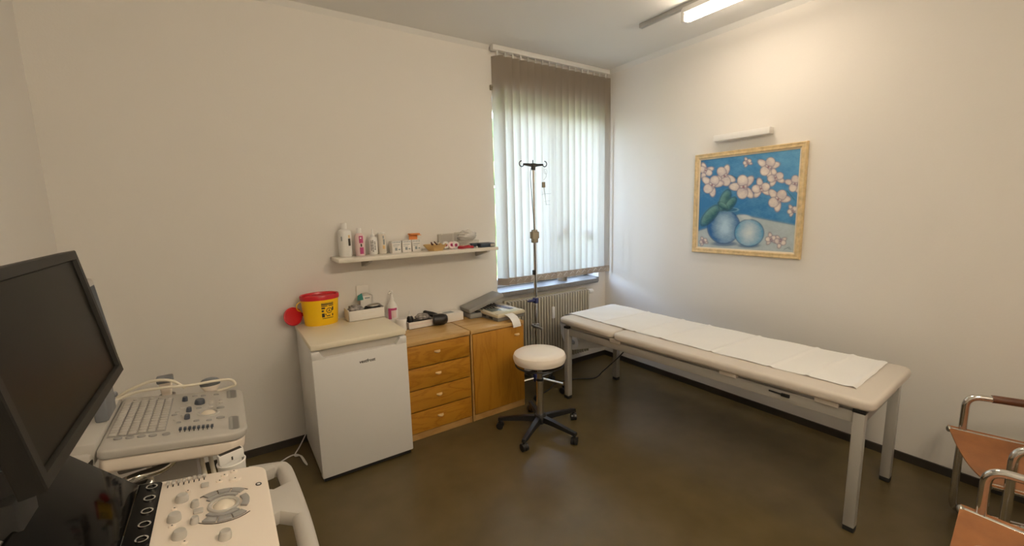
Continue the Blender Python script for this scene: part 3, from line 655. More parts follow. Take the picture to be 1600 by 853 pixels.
# ------------------------------------------------------------------ examination table
t = thing('examination_table', 'long cream-padded examination table along the right wall', 'examination table', (-.67, -1.47, 0), .051)
X0, X1, Y0, Y1 = -.322, .292, -1.03, .905
for sx in (X0, X1):
    for sy in (Y0, Y1):
        b = MB(); b.box((sx-.0225, sy-.0225, .025), (sx+.0225, sy+.0225, .612), .003); l = b.build('leg', 'frame', t, world=False)
        b = MB(); b.box((sx-.0225, sy-.0225, 0), (sx+.0225, sy+.0225, .027), .004); b.build('foot_cap', 'rubber', l, world=False)
for sx in (X0+.004, X1-.004):
    b = MB(); b.box((sx-.015, Y0+.022, .548), (sx+.015, Y1-.022, .604), .002); b.build('side_rail', 'frame', t, world=False)
for sy in (Y0, Y1):
    b = MB(); b.box((X0+.022, sy-.015, .548), (X1-.022, sy+.015, .604), .002); b.build('end_rail', 'frame', t, world=False)
for sy in (Y0, Y1):
    b = MB(); b.box((X0-.024, sy-.025, .604), (X0+.03, sy+.025, .622), .002); b.build('corner_cap', 'black', t, world=False)
b = MB(); b.box((X0+.005, Y0+.02, .606), (X1+.02, .40, .628)); b.build('mattress_board', 'lgrey', t, world=False)
b = MB(); b.box((X0+.005, .425, .608), (X1+.02, Y1+.03, .634)); b.build('head_board', 'lgrey', t, world=False)
def pad(y0, y1, z0, z1, tilt=0., r=.07):
    mb = MB(); mb.prism(rrect(-.362, y0, .338, y1, r, 7), z0, z1, .019, seg=4)
    if tilt: bmesh.ops.transform(mb.bm, matrix=Matrix.Translation((0, y0, z0)) @ Matrix.Rotation(tilt, 4, 'X') @ Matrix.Translation((0, -y0, -z0)), verts=mb.bm.verts)
    return mb
pad(-1.088, .418, .624, .676, r=.05).build('mattress', 'vinyl', t, world=False)
pad(.422, .978, .628, .678, R(1.6), r=.05).build('head_section', 'vinyl', t, world=False)
for yy in (.40, -.42, -.90):
    b = MB(); b.box((X0-.022, yy-.05, .600), (X0+.02, yy+.05, .628), .003); b.build('support_block', 'vinyl', t, world=False)
b = MB(); b.box((X0-.020, -.90+.16, .575), (X0-.008, -.90+.20, .592), .002); b.cyl((X0-.014, -.70, .584), (X0-.014, -.64, .586), .004); b.build('release_lever', 'black', t, world=False)
# paper roll and the sheet drawn from it
pr = thing('paper_roll', 'white couch paper drawn over the table from the roll under its head', 'paper roll', (-.67, -1.47, .45), .051)
PX0, PX1 = -.225, .325
L = lambda p: (p[0], p[1], p[2]-.45)
TR = Matrix.Translation((PX0, .945, 0)) @ Matrix.Rotation(R(8.4), 4, 'Y') @ Matrix.Translation((-PX0, 0, 0))
b = MB(); b.lathe([(.022, PX0), (.060, PX0), (.060, PX1), (.022, PX1), (.022, PX0)], n=36, T=TR @ Matrix(((0, 0, 1, 0), (1, 0, 0, 0), (0, 1, 0, 0), (0, 0, 0, 1))), cap=False); b.build('roll', 'paper', pr, world=False)
b = MB(); b.cyl((PX0-.03, 0+0, 0), (PX1+.03, 0, 0), .012, T=TR); b.tube([(PX0-.02, .945, 0), (PX0-.02, .93, .12)], .004, 6); b.tube([(PX1-.005, .945, -.085), (PX1-.03, .925, .12)], .004, 6); b.build('spindle', 'frame', pr, world=False)
prof = [(-.985, .676), (-.972, .681), (-.94, .6785), (-.60, .679), (-.2, .679), (.2, .679), (.40, .6795), (.425, .6815), (.6, .6875), (.9, .6965), (.95, .6985), (.99, .693), (1.035, .678), (1.08, .64), (1.10, .58), (1.09, .50), (1.05, .43), (.99, .395), (.945, .389)]
cum = [0]
for i in range(1, len(prof)): cum.append(cum[-1]+math.dist(prof[i], prof[i-1]))
folds = [-.80, -.62, -.28, .08, .30, .62]
def sheet(u, v):
    s = v*cum[-1]; y = float(np.interp(s, cum, [p[0] for p in prof])); z = float(np.interp(s, cum, [p[1] for p in prof])); dz = 0.
    if y < 1. and s < 2.2:
        for f in folds: dz += .006*math.exp(-((y-f+.05*(u-.5))/.012)**2)
        dz += .0026*math.sin(17*y+4*u)*math.sin(9*u+3*y)+.0014*math.exp(-((y+.97)/.02)**2)*(3+2*math.sin(30*u))
    dz -= .148*(PX1-PX0)*u*max(0., min(1., (s-2.06)/.25))
    x = PX0+(PX1-PX0)*u+.004*math.sin(5*y)+.007*math.sin(2.1*y+.5)
    return (x, y, z+dz-.45+.0012)
b = MB(); b.grid(sheet, 20, 330, thick=.0006); b.build('sheet', 'paper', pr, world=False)
# thin black cable below the table
b = MB(); b.tube(smooth_path([(-.86, -1.08, .556), (-.80, -.92, .40), (-.66, -.62, .16), (-.58, -.46, .03), (-.62, -.40, .006), (-.72, -.33, .005), (-.82, -.30, .005), (-.95, -.30, .005), (-1.06, -.36, .005), (-1.25, -.42, .005)], 10), .005, 7)
single('black_cable', b, 'black', 'black cable running from under the table to the IV stand on the floor', 'cable', (-.8, -.4, 0))

# ------------------------------------------------------------------ casters, stool, drip stand
def caster(parent, p, ang, r=.025, two=True, name='caster'):
    mb = MB(); c, s = math.cos(ang), math.sin(ang); ax = Vector((-s, c, 0)); P = Vector((p[0], p[1], r))
    for k in ((-1, 1) if two else (0,)):
        mb.cyl(P+ax*(k*.012-.009), P+ax*(k*.012+.009), r, n=18)
    mb.ell((p[0]+c*-.004, p[1]+s*-.004, r*1.25), (r*.75, r*.75, r*.85))
    mb.cyl((p[0], p[1], r*1.5), (p[0], p[1], r*1.5+.03), .009, n=10)
    return mb.build(name, 'black', parent)
sx, sy = -1.555, -.868
t = thing('rolling_stool', 'round ivory swivel stool on a black five-spoke caster base', 'stool', (sx, sy, 0))
b = MB(); b.lathe([(0, .515), (.165, .515), (.178, .522), (.186, .545), (.186, .560), (.178, .580), (.160, .590), (.10, .594), (0, .595)], (sx, sy, 0), n=44); b.build('seat', 'stoolv', t)
b = MB(); b.lathe([(.0, .492), (.10, .492), (.10, .506), (.155, .508), (.158, .516), (0, .516)], (sx, sy, 0), n=32); b.build('seat_plate', 'black', t)
b = MB(); b.tube([(sx+.168*math.cos(a), sy+.168*math.sin(a), .497) for a in [2*math.pi*k/40 for k in range(40)]], .006, 8, closed=True)
for a in (.6, 2.2, 3.8, 5.4): b.cyl((sx+.168*math.cos(a), sy+.168*math.sin(a), .497), (sx+.10*math.cos(a), sy+.10*math.sin(a), .505), .005)
b.build('height_ring', 'black', t)
b = MB(); b.lathe([(0, .10), (.026, .10), (.026, .385), (0, .385)], (sx, sy, 0)); b.build('lower_column', 'chrome', t)
b = MB(); b.lathe([(.0275, .378), (.0275, .392), (.019, .394), (.019, .36)], (sx, sy, 0)); b.build('column_collar', 'black', t)
b = MB(); b.lathe([(0, .38), (.0185, .38), (.0185, .47), (.024, .475), (.024, .495), (0, .495)], (sx, sy, 0)); b.build('upper_column', 'steel', t)
b = MB(); b.lathe([(0, .062), (.040, .062), (.046, .070), (.046, .112), (.038, .126), (.028, .130), (0, .130)], (sx, sy, 0)); b.build('base_hub', 'black', t)
for k in range(5):
    a = R(-5+72*k); c, s = math.cos(a), math.sin(a); rr = .295
    def sec(d, z, w, h): return [(sx+c*d-s*w*q, sy+s*d+c*w*q, z+h*e) for q, e in ((-1, -1), (1, -1), (.8, 1), (-.8, 1))]
    b = MB(); b.ring_loft([sec(.035, .095, .022, .020), sec(.12, .092, .019, .017), sec(.25, .080, .016, .012), sec(rr+.012, .075, .015, .010)]); l = b.build('leg', 'black', t)
    caster(l, (sx+c*rr, sy+s*rr), a+1.1+k, .026)
ix, iy = -1.152, -.30
t = thing('drip_stand', 'chrome IV drip stand with black hook bar in front of the blind', 'drip stand', (ix, iy, 0))
b = MB(); b.lathe([(0, .085), (.030, .085), (.034, .095), (.034, .135), (.026, .150), (0, .150)], (ix, iy, 0)); b.build('base_hub', 'blue', t)
for k in range(5):
    a = R(18+72*k); c, s = math.cos(a), math.sin(a); rr = .235
    b = MB(); b.tube([(ix+c*.02, iy+s*.02, .115), (ix+c*rr, iy+s*rr, .085)], .011, 8); l = b.build('leg', 'chrome', t)
    caster(l, (ix+c*rr, iy+s*rr), a+.7*k, .027)
b = MB(); b.cyl((ix, iy, .14), (ix, iy, 1.36), .0135); b.build('lower_pole', 'chrome', t)
b = MB(); b.cyl((ix, iy, 1.34), (ix, iy, 1.92), .009); b.build('upper_pole', 'chrome', t)
b = MB(); b.box((ix-.032, iy-.024, 1.335), (ix+.034, iy+.024, 1.395), .006); b.box((ix-.022, iy-.022, 1.30), (ix+.024, iy+.022, 1.34), .006); b.box((ix-.02, iy-.02, 1.39), (ix+.02, iy+.02, 1.41), .005); b.build('height_clamp', 'taupe', t)
b = MB(); b.box((ix-.022, iy-.018, 1.03), (ix-.004, iy+.012, 1.07), .003); b.build('clip', 'black', t)
b = MB(); b.box((ix-.018, iy-.022, .785), (ix+.016, iy+.020, .83), .004); b.ell((ix-.055, iy-.01, .812), (.042, .012, .011)); b.build('grip_knob', 'blue', t)
b = MB(); b.box((ix-.02, iy-.02, .565), (ix+.02, iy+.02, .605), .004); b.cyl((ix-.05, iy-.02, .60), (ix+.045, iy-.02, .555), .010); b.ell((ix+.045, iy-.02, .552), (.014, .014, .014)); b.ell((ix-.05, iy-.02, .602), (.013, .013, .013)); b.build('cross_clamp', 'steel', t)
b = MB(); b.box((ix-.015, iy-.012, 1.905), (ix+.015, iy+.012, 1.945), .005); b.lathe([(0, 1.895), (.016, 1.895), (.018, 1.93), (0, 1.935)], (ix, iy, 0))
b.ring_loft([[(ix+x, iy-d, 1.935+z-h) , (ix+x, iy+d, 1.935+z-h), (ix+x, iy+d, 1.935+z+h), (ix+x, iy-d, 1.935+z+h)] for x, z, d, h in ((-.10, .004, .006, .007), (-.03, 0, .008, .012), (0, -.002, .01, .017), (.03, 0, .008, .012), (.10, .006, .006, .007))])
b.cyl((ix-.004, iy, 1.94), (ix-.004, iy, 1.975), .004)
for sgn in (-1, 1):
    hx = ix+sgn*.117
    b.tube([(hx+sgn*.022*math.cos(q), iy, 1.945+.003*sgn+.022*math.sin(q)) for q in [R(200+ (250*k/18)) for k in range(19)]], .0042, 7)
    b.cyl((ix+sgn*.095, iy, 1.939+.002*sgn), (hx-sgn*.018, iy, 1.938), .0045)
b.build('hook_bar', 'black', t)
b = MB(); b.tube(smooth_path([(ix-.025, iy-.008, 1.92), (ix-.04, iy-.012, 1.85), (ix-.03, iy-.015, 1.65), (ix-.015, iy-.018, 1.40), (ix-.012, iy-.02, 1.10), (ix-.008, iy-.022, .84)]), .0028, 6); b.build('cord', 'black', t)
hx = ix+.117
b = MB(); th = .0016
b.tube(smooth_path([(hx+.0, iy, 1.925), (hx-.012, iy, 1.90), (hx-.014, iy-.01, 1.875), (hx+.012, iy-.012, 1.868), (hx+.012, iy-.012, 1.90), (hx-.012, iy-.01, 1.90), (hx+.010, iy-.012, 1.855), (hx-.022, iy-.014, 1.815)]), th, 6)
b.box((hx-.038, iy-.022, 1.755), (hx-.010, iy-.006, 1.80), .003, m=1)
b.tube([(hx-.022, iy-.014, 1.755), (hx-.015, iy-.016, 1.70), (hx, iy-.018, 1.61)], th, 6); b.tube([(hx-.018, iy-.014, 1.755), (hx-.002, iy-.016, 1.62)], th, 6)
for z, x0, x1, dz in ((1.695, -.05, .052, .012), (1.640, -.022, .04, .006), (1.615, -.006, .04, 0)): b.tube([(hx+x0, iy-.018, z), (hx+x0+.02, iy-.018, z+dz*.6), (hx+x1, iy-.018, z+dz)], th*.9, 5)
single('wire_bag_hanger', b, ['steel', 'taupe'], 'bent wire hanger with small grey weight dangling below the right hook', 'hanger', (hx, iy, 1.9))

# ------------------------------------------------------------------ picture and picture light
PY0, PY1, PZ0, PZ1 = -1.0173, -1.8414, 1.1871, 1.9836
t = thing('framed_painting', 'gold-framed painting of white orchids and blue vases on the right wall', 'painting', (0, (PY0+PY1)/2, (PZ0+PZ1)/2))
fwd = .036
def mould(name, wdt, inset, xf, xb, m, prof):
    b = MB(); cs = [(PY0-inset, PZ1-inset), (PY1+inset, PZ1-inset), (PY1+inset, PZ0+inset), (PY0-inset, PZ0+inset)]
    dirs = [(-1, -1), (1, -1), (1, 1), (-1, 1)]
    rings = []
    for (y, z), (dy, dz) in zip(cs, dirs): rings.append([(xb+(xf-xb)*h, y+dy*wdt*q, z+dz*wdt*q) for q, h in prof])
    b.ring_loft(rings, closed=True); return b.build(name, m, t, sharp=25)
mould('frame', fwd, 0., -.032, -.001, 'gold', [(0, 0), (0, .75), (.15, 1.), (.5, .86), (.85, .92), (1., .7), (1., 0)])
mould('liner', .010, fwd, -.022, -.001, 'linen', [(0, 0), (0, 1.), (1., .75), (1., 0)])
ins = fwd+.010
def homog(src, dst):
    A = []; B = []
    for (x, y), (u, v) in zip(src, dst):
        A.append([x, y, 1, 0, 0, 0, -u*x, -u*y]); B.append(u); A.append([0, 0, 0, x, y, 1, -v*x, -v*y]); B.append(v)
    h = np.linalg.solve(np.array(A, float), np.array(B, float)); return np.append(h, 1).reshape(3, 3)
NU, NVv = 250, 240
UU, VV = np.meshgrid(np.linspace(0, 1, NU), np.linspace(0, 1, NVv), indexing='ij')
Hm = homog([(0, 0), (1, 0), (1, 1), (0, 1)], [(118, 245), (677, 183), (637, 768), (97, 733)])   # motif laid out on the artist's skewed sketch grid
q = Hm @ np.stack([UU.ravel(), VV.ravel(), np.ones(UU.size)]); SX = (q[0]/q[2]); SY = (q[1]/q[2])
g_ = np.random.default_rng(3)
def fnoise(fx, fy, ph): return np.sin(SX*fx+ph+1.7*np.sin(SY*fy*.7+ph))*np.sin(SY*fy+2*ph+1.3*np.sin(SX*fx*.6))
stroke = .5*fnoise(.035, .05, 1.)+.3*fnoise(.09, .12, 2.3)+.25*fnoise(.2, .27, 4.)+.1*g_.standard_normal(SX.size)
def lin(c): return np.array([((x/255+.055)/1.055)**2.4 if x > 10 else x/3294 for x in c])
C = np.empty((SX.size, 3))
bl0, bl1, bl2 = lin((62, 134, 186)), lin((122, 178, 212)), lin((42, 104, 164))
k = np.clip(.35+.35*stroke+.35*np.clip((SX-380)/300, -.5, 1)-.35*np.clip((SY-330)/260, -1, 1), 0, 1)[:, None]
C[:] = bl2*(1-k)+bl1*k; C[:] = .55*C+.45*bl0
def blend(mask, col): 
    mk = np.clip(mask, 0, 1)[:, None]; C[:] = C*(1-mk)+np.asarray(col)*mk
def soft(d, w=3.): return 1/(1+np.exp(np.clip(d/w, -40, 40)))
# pale table top
tl = np.where(SX < 250, 640-(SX-105)*.32, 552+(SX-345)*.198)
blend(soft(tl-SY, 2.5), lin((176, 190, 196))*(1+.10*stroke[:, None])); blend(.5*soft(np.abs(SY-tl)-3, 1.5), lin((48, 96, 140)))
def ell(cx, cy, rx, ry, a=0.):
    c, s = math.cos(a), math.sin(a); dx, dy = SX-cx, SY-cy; X = (c*dx+s*dy)/rx; Y = (-s*dx+c*dy)/ry; return np.sqrt(X*X+Y*Y), X, Y
for cx, cy, rx in ((250, 716, 70), (385, 726, 62)): d, _, _ = ell(cx, cy, rx, 14); blend(.75*soft((d-1)*8, 1), lin((40, 84, 130)))
def vase(cx, cy, rx, ry, edge, mid, hx):
    d, X, Y = ell(cx, cy, rx, ry); mk = soft((d-1)*rx, 2.)
    kk = np.clip(1.15-np.sqrt(((X-hx)*1.25)**2+(Y*.95)**2)+.18*stroke, 0, 1)[:, None]
    mk_ = mk[:, None]; C[:] = C*(1-mk_)+(edge*(1-kk)+mid*kk)*mk_; blend(.7*soft(np.abs(d-1)*rx-2.5, 1.2), lin((30, 72, 120)))
d, _, _ = ell(285, 540, 48, 22); blend(soft((d-1)*30, 2), lin((60, 120, 166)))
vase(245, 620, 92, 95, lin((36, 96, 156)), lin((176, 206, 224)), .08)
d, _, _ = ell(275, 524, 52, 12); blend(soft((d-1)*20, 2), lin((52, 104, 140))); blend(.8*soft(np.abs(d-1)*25-2, 1), lin((140, 180, 205)))
vase(388, 655, 82, 76, lin((84, 150, 192)), lin((206, 218, 222)), .0)
d, _, _ = ell(370, 566, 30, 12, .2); blend(soft((d-1)*15, 2), lin((196, 206, 208)))
for cx, cy, rx, ry, a in ((168, 556, 72, 30, -.85), (252, 470, 62, 28, -1.2), (285, 490, 44, 22, -.9), (240, 500, 30, 16, .6)):
    d, X, Y = ell(cx, cy, rx, ry, a); kk = np.clip(.5-.6*Y+.3*stroke, 0, 1)[:, None]; mk = soft((d-1)*20, 2)[:, None]
    C[:] = C*(1-mk)+(lin((30, 84, 98))*(1-kk)+lin((112, 156, 150))*kk)*mk; blend(.6*soft(np.abs(d-1)*25-2, 1), lin((24, 62, 80)))
def petal(cx, cy, rx, ry, a):
    d, X, Y = ell(cx, cy, rx, ry, a); r0 = min(rx, ry)
    blend(soft((d-1)*r0-2.2, 1.2), lin((112, 96, 120)))
    kk = np.clip(.75+.35*stroke-.35*d*d+.25*X, 0, 1)[:, None]; mk = soft((d-1)*r0, 1.2)[:, None]
    C[:] = C*(1-mk)+(lin((176, 164, 172))*(1-kk)+lin((232, 222, 212))*kk)*mk
def orchid(cx, cy, s, a, big=1.):
    s *= .80
    for da, l, w_, o in ((90, .62, .36, .70), (222, .60, .34, .70), (318, .60, .34, .70), (8, .56, .50*big, .56), (172, .56, .50*big, .56)):
        t_ = a+R(da); petal(cx+s*o*math.cos(t_), cy-s*o*math.sin(t_), s*l, s*w_, -t_)
    for da in (250, 290, 90): 
        t_ = a+R(da); petal(cx+s*.16*math.cos(t_), cy-s*.16*math.sin(t_), s*.17, s*.10, -t_)
    d, _, _ = ell(cx, cy, s*.10, s*.10); blend(soft((d-1)*6, 1.2), lin((150, 112, 120)))
for cx0, cy0, cx1, cy1 in ((395, 350, 470, 360), (290, 330, 340, 360), (470, 395, 500, 350), (600, 420, 640, 470), (545, 345, 590, 370)):   # thin stems
    f = np.clip(((SX-cx0)*(cx1-cx0)+(SY-cy0)*(cy1-cy0))/((cx1-cx0)**2+(cy1-cy0)**2), 0, 1); blend(.8*soft(np.hypot(SX-cx0-f*(cx1-cx0), SY-cy0-f*(cy1-cy0))-2, 1), lin((44, 96, 110)))
for a in ((145, 303, 44, 2.7), (250, 335, 62, 2.0), (180, 384, 62, .9), (378, 258, 26, .4), (495, 285, 62, 1.0), (536, 346, 50, .3), (356, 396, 74, 1.55), (454, 406, 56, .2), (550, 466, 66, .75), (642, 380, 52, 1.3), (630, 530, 32, .5), (510, 690, 34, .2), (562, 704, 36, 2.9), (130, 702, 24, .4)): orchid(*a)
for x0, y0, x1, y1 in ((585, 748, 606, 738), (606, 738, 612, 748), (612, 735, 620, 750)):
    f = np.clip(((SX-x0)*(x1-x0)+(SY-y0)*(y1-y0))/((x1-x0)**2+(y1-y0)**2), 0, 1); blend(.7*soft(np.hypot(SX-x0-f*(x1-x0), SY-y0-f*(y1-y0))-1.2, .8), lin((60, 80, 100)))
me = bpy.data.meshes.new('canvas'); ya, yb = PY0-ins+.002, PY1+ins-.002; zt, zb_ = PZ1-ins+.002, PZ0+ins-.002
vt = np.stack([np.full(SX.size, -.014), ya+(yb-ya)*UU.ravel()-(PY0+PY1)/2, zt+(zb_-zt)*VV.ravel()-(PZ0+PZ1)/2], 1)
I = (np.arange(NU-1)[:, None]*NVv+np.arange(NVv-1)[None]).ravel(); fc = np.stack([I, I+1, I+NVv+1, I+NVv], 1)
nb = len(vt); back = np.array([[-.002, v[1], v[2]] for v in (vt[0], vt[NVv-1], vt[-1], vt[(NU-1)*NVv])]); vt2 = np.vstack([vt, back])
faces = [tuple(int(z) for z in f) for f in fc]+[(nb, nb+3, nb+2, nb+1)]
me.from_pydata([tuple(v) for v in vt2], [], faces)
ca = me.color_attributes.new('paint', 'FLOAT_COLOR', 'POINT'); colr = np.ones((len(vt2), 4)); colr[:nb, :3] = np.clip(C, 0, 1); ca.data.foreach_set('color', colr.ravel().astype(np.float32))
pm = bpy.data.materials.new('oil_paint'); pm.use_nodes = True; pb = pm.node_tree.nodes['Principled BSDF']; pb.inputs['Roughness'].default_value = .5; pb.inputs['Specular IOR Level'].default_value = .3
an = pm.node_tree.nodes.new('ShaderNodeAttribute'); an.attribute_name = 'paint'; pm.node_tree.links.new(an.outputs['Color'], pb.inputs['Base Color']); me.materials.append(pm)
co = bpy.data.objects.new('canvas', me); COL.objects.link(co); co.parent = t
t = thing('picture_light', 'plain white bar lamp on the wall above the painting', 'lamp', (0, -1.40, 2.09))
b = MB(); b.box((-.075, -1.615, 2.062), (-.012, -1.20, 2.108), .003); b.build('housing', 'whitem', t)
b = MB(); b.box((-.013, -1.50, 2.07), (0, -1.32, 2.10)); b.build('wall_plate', 'frame', t)

# ------------------------------------------------------------------ tubular armchairs
def armchair(loc, rz, label):
    t = thing('tubular_armchair', label, 'armchair', loc, rz, 'leather armchairs by the right wall')
    W2, D, HA, r = .27, .50, .625, .0155
    for s in (-1, 1):
        b = MB(); x = s*W2
        b.tube(fillet([(x, 0, r), (x, 0, HA), (x, -D, HA), (x, -D, r)], .055, 7, closed=True), r, 12, closed=True); f = b.build('side_frame', 'chrome', t, world=False)
        b = MB(); b.tube([(x, -.085, HA+.001), (x, -.10, HA+.002), (x, -D+.075, HA+.002), (x, -D+.06, HA+.001)], .0185, 12, flat=1.); b.build('armrest', 'armleather', t, world=False)
        b = MB(); b.tube([(x-s*.012, .045, .444), (x-s*.012, -D-.03, .405)], .011, 10); b.build('seat_rail', 'chrome', t, world=False)
        b = MB(); b.ell((x-s*.012, .05, .4445), (.015, .012, .015), u=12, v=8); b.build('rail_bolt', 'steel', t, world=False)
        b = MB(); b.tube([(x-s*.02, -D+.02, .36), (x-s*.02, -D-.10, .86)], .011, 10); b.build('back_post', 'chrome', t, world=False)
    b = MB(); b.cyl((-W2, -D, .33), (W2, -D, .33), .012); b.cyl((-W2, -.24, r), (W2, -.24, r), .012); b.build('cross_bar', 'chrome', t, world=False)
    def seat(u, v):
        x = (u-.5)*2*(W2+.004); y = .052-(D+.08)*v; z = .457-.038*v-.050*(1-(2*u-1)**2)**1.2*(.55+.45*math.sin(math.pi*min(1, v+.2)))
        return (x, y, z)
    b = MB(); b.grid(seat, 22, 18, thick=.005); b.build('seat', 'leather', t, world=False)
    def back(u, v):
        x = (u-.5)*2*(W2-.006); z = .52+.33*v; y = -D+.02-(z-.36)*.24-.03*(1-(2*u-1)**2); return (x, y, z)
    b = MB(); b.grid(back, 16, 12, thick=.005); b.build('backrest', 'leather', t, world=False)
    return t
armchair((-.633, -2.873, 0), R(23.5), 'cognac leather tubular chair standing closest to the right wall')
armchair((-1.418, -2.971, 0), R(5.), 'cognac leather tubular chair cut off at the photo\'s bottom right corner')
# ------------------------------------------------------------------ big ultrasound machine, left foreground
def plane(A, ang):
    e = Vector((math.cos(ang), 0, -math.sin(ang))); n = Vector((math.sin(ang), 0, math.cos(ang)))
    return Matrix(((e.x, 0, n.x, A[0]), (0, 1, 0, A[1]), (e.z, 0, n.z, A[2]), (0, 0, 0, 1)))
TP = plane((-3.557, -1.832, .92), math.atan(.038/.242))
um = thing('ultrasound_console', 'large ultrasound console with black monitor and ivory control panel, left foreground', 'ultrasound machine', (-3.55, -2.09, 0))
PW, PD = .275, .505
def flip(p): return [(x, -y) for x, y in p]
def rr2(x0, y0, x1, y1, rs, seg=7):
    """rounded rectangle, radii in order x1y1, x0y1, x0y0, x1y0"""
    out = []
    for (cx, cy, a0), r in zip(((x1, y1, 0), (x0, y1, 90), (x0, y0, 180), (x1, y0, 270)), rs):
        sx_ = -1 if cx == x1 else 1; sy_ = -1 if cy == y1 else 1
        for k in range(seg+1):
            a = R(a0+90*k/seg); out.append((cx+sx_*r+r*math.cos(a), cy+sy_*r+r*math.sin(a)))
    return out
b = MB(); b.prism(rr2(0, -PD, PW, 0, (.040, .004, .004, .040)), -.035, 0, .006, T=TP, seg=3); cp = b.build('control_panel', 'ivory', um)
b = MB(); b.prism(rr2(.012, -PD+.012, PW-.02, -.012, (.03, .004, .004, .03)), -.085, -.033, .008, T=TP); b.build('panel_underside', 'lgrey', um)
b = MB(); b.prism(rr2(.0005, -PD+.01, .047, -.006, (.012, .002, .002, .012)), .0, .0035, .001, T=TP); ks = b.build('key_strip', 'gloss', um)
for v in (.0283, .0821, .1369, .1896, .2429, .297, .351, .405):
    b = MB(); u = .0266+.0225*v
    b.lathe([(.0085, .0034), (.0115, .0036), (.0115, .0058), (.0095, .0062), (.0085, .0056), (.0085, .0034)], (u, -v, 0), n=24, T=TP, cap=False); b.build('soft_key', 'chrome', ks)
# touch screen, leaning back from the strip
ang = math.atan2(.12, -.108)
ex = Vector((math.cos(ang), 0, math.sin(ang))); nx = Vector((math.sin(ang), 0, -math.cos(ang)))
TT = Matrix(((ex.x, 0, -nx.x*-1, -3.557), (0, 1, 0, -1.832), (ex.z, 0, nx.z*-1*-1, .92), (0, 0, 0, 1)))
b = MB(); b.box((0, -PD, -.022), (.175, 0, 0), .003, T=TT); tsr = b.build('touch_screen', 'gloss', um)
b = MB(); b.box((-.004, -PD-.003, -.034), (.180, .0015, -.018), .003, T=TT); b.build('screen_shell', 'lgrey', um)
def knob(u, v, r, h, m='lgrey', parent=cp, T=TP, rt=.82, name='knob'):
    b = MB(); b.lathe([(0, 0), (r, 0), (r, .002), (r*.97, h*.5), (r*rt, h*.92), (r*rt*.9, h), (0, h*.96)], (u, -v, 0), n=24, T=T); return b.build(name, m, parent)
for u, v in ((.0876, .1062), (.078, .1827), (.0913, .2516)): knob(u+.004, v+.008, .0135, .016)
for u, v in ((.1161, .1452), (.1179, .2133)): knob(u+.002, v+.006, .0085, .015)
knob(.1763, .3020, .0125, .018)
for u, v, w_, h in ((.1258, .1771, .0095, .0095), (.1358, .0637, .008, .010)):
    b = MB(); b.box((u-w_, -v-h, 0), (u+w_, -v+h, .005), .002, T=TP); b.build('square_button', 'lgrey', cp)
for u, v, r in ((.1015, .0775, .005), (.0796, .1452, .006), (.08, .215, .0065), (.1055, .2831, .0065), (.1992, .0175, .0085), (.1775, .0301, .008), (.1669, .0556, .008), (.2012, .0576, .0135)):
    b = MB(); b.lathe([(0, 0), (r, 0), (r, .0025), (r*.9, .0035), (0, .003)], (u, -v, 0), n=20, sy=.8, T=TP)
    b.box((u-.0015, -v-.001, .003), (u+.0015, -v+.001, .0042), m=1, T=TP); b.build('round_button', ['ivory', 'ink'], cp)
for k in range(8):
    u, v = .0588+.01065*k, .0246-.0012*k
    b = MB(); b.box((u-.0012, -v-.016, -.0005), (u+.0012, -v-.002, .0008), T=TP, m=1); b.box((u-.0038, -v-.005, .0), (u+.0038, -v+.006, .007), .0015, T=TP); b.build('gain_slider', ['lgrey', 'ink'], cp)
bu, bv = .1754, .1713
b = MB(); b.lathe([(.028, 0), (.0335, 0), (.0325, .004), (.029, .0055), (.025, .003), (.025, 0)], (bu, -bv, 0), n=36, T=TP, cap=False); b.build('trackball_ring', 'lgrey', cp)
b = MB(); b.ell((bu, -bv, -.012), (.0255, .0255, .0235), T=TP, u=28, v=18); b.build('trackball', 'ball', cp)
def arc_key(r0, r1, a0, a1, h=.005, m='mgrey', name='arc_button', sx_=1.):
    n = 8; P0 = [(bu+sx_*r0*math.cos(R(a0+(a1-a0)*k/n)), -bv+r0*math.sin(R(a0+(a1-a0)*k/n))) for k in range(n+1)]; P1 = [(bu+sx_*r1*math.cos(R(a1-(a1-a0)*k/n)), -bv+r1*math.sin(R(a1-(a1-a0)*k/n))) for k in range(n+1)]
    b = MB(); b.prism(P0+P1, 0, h, .001, T=TP); return b.build(name, m, cp)
arc_key(.0375, .0475, 50, 138); arc_key(.0375, .0475, -138, -50); arc_key(.038, .053, -30, 30, .006)
for s in (1, -1):
    for a0, a1 in ((104, 128), (77, 101), (49, 74)): arc_key(.0515, .068, s*a0, s*a1)
    arc_key(.0705, .0725, s*44, s*132, .0012, 'ink', 'printed_arc')
b = MB(); b.lathe([(.0045, 0), (.007, .0), (.007, .0015), (.0045, .0015), (.0045, 0)], (.2519, -.1066, 0), n=20, T=TP, cap=False); b.lathe([(0, 0), (.0045, 0), (.004, .001), (0, .001)], (.2519, -.1066, 0), T=TP, m=1); b.build('power_button', ['ink', 'white'], cp)
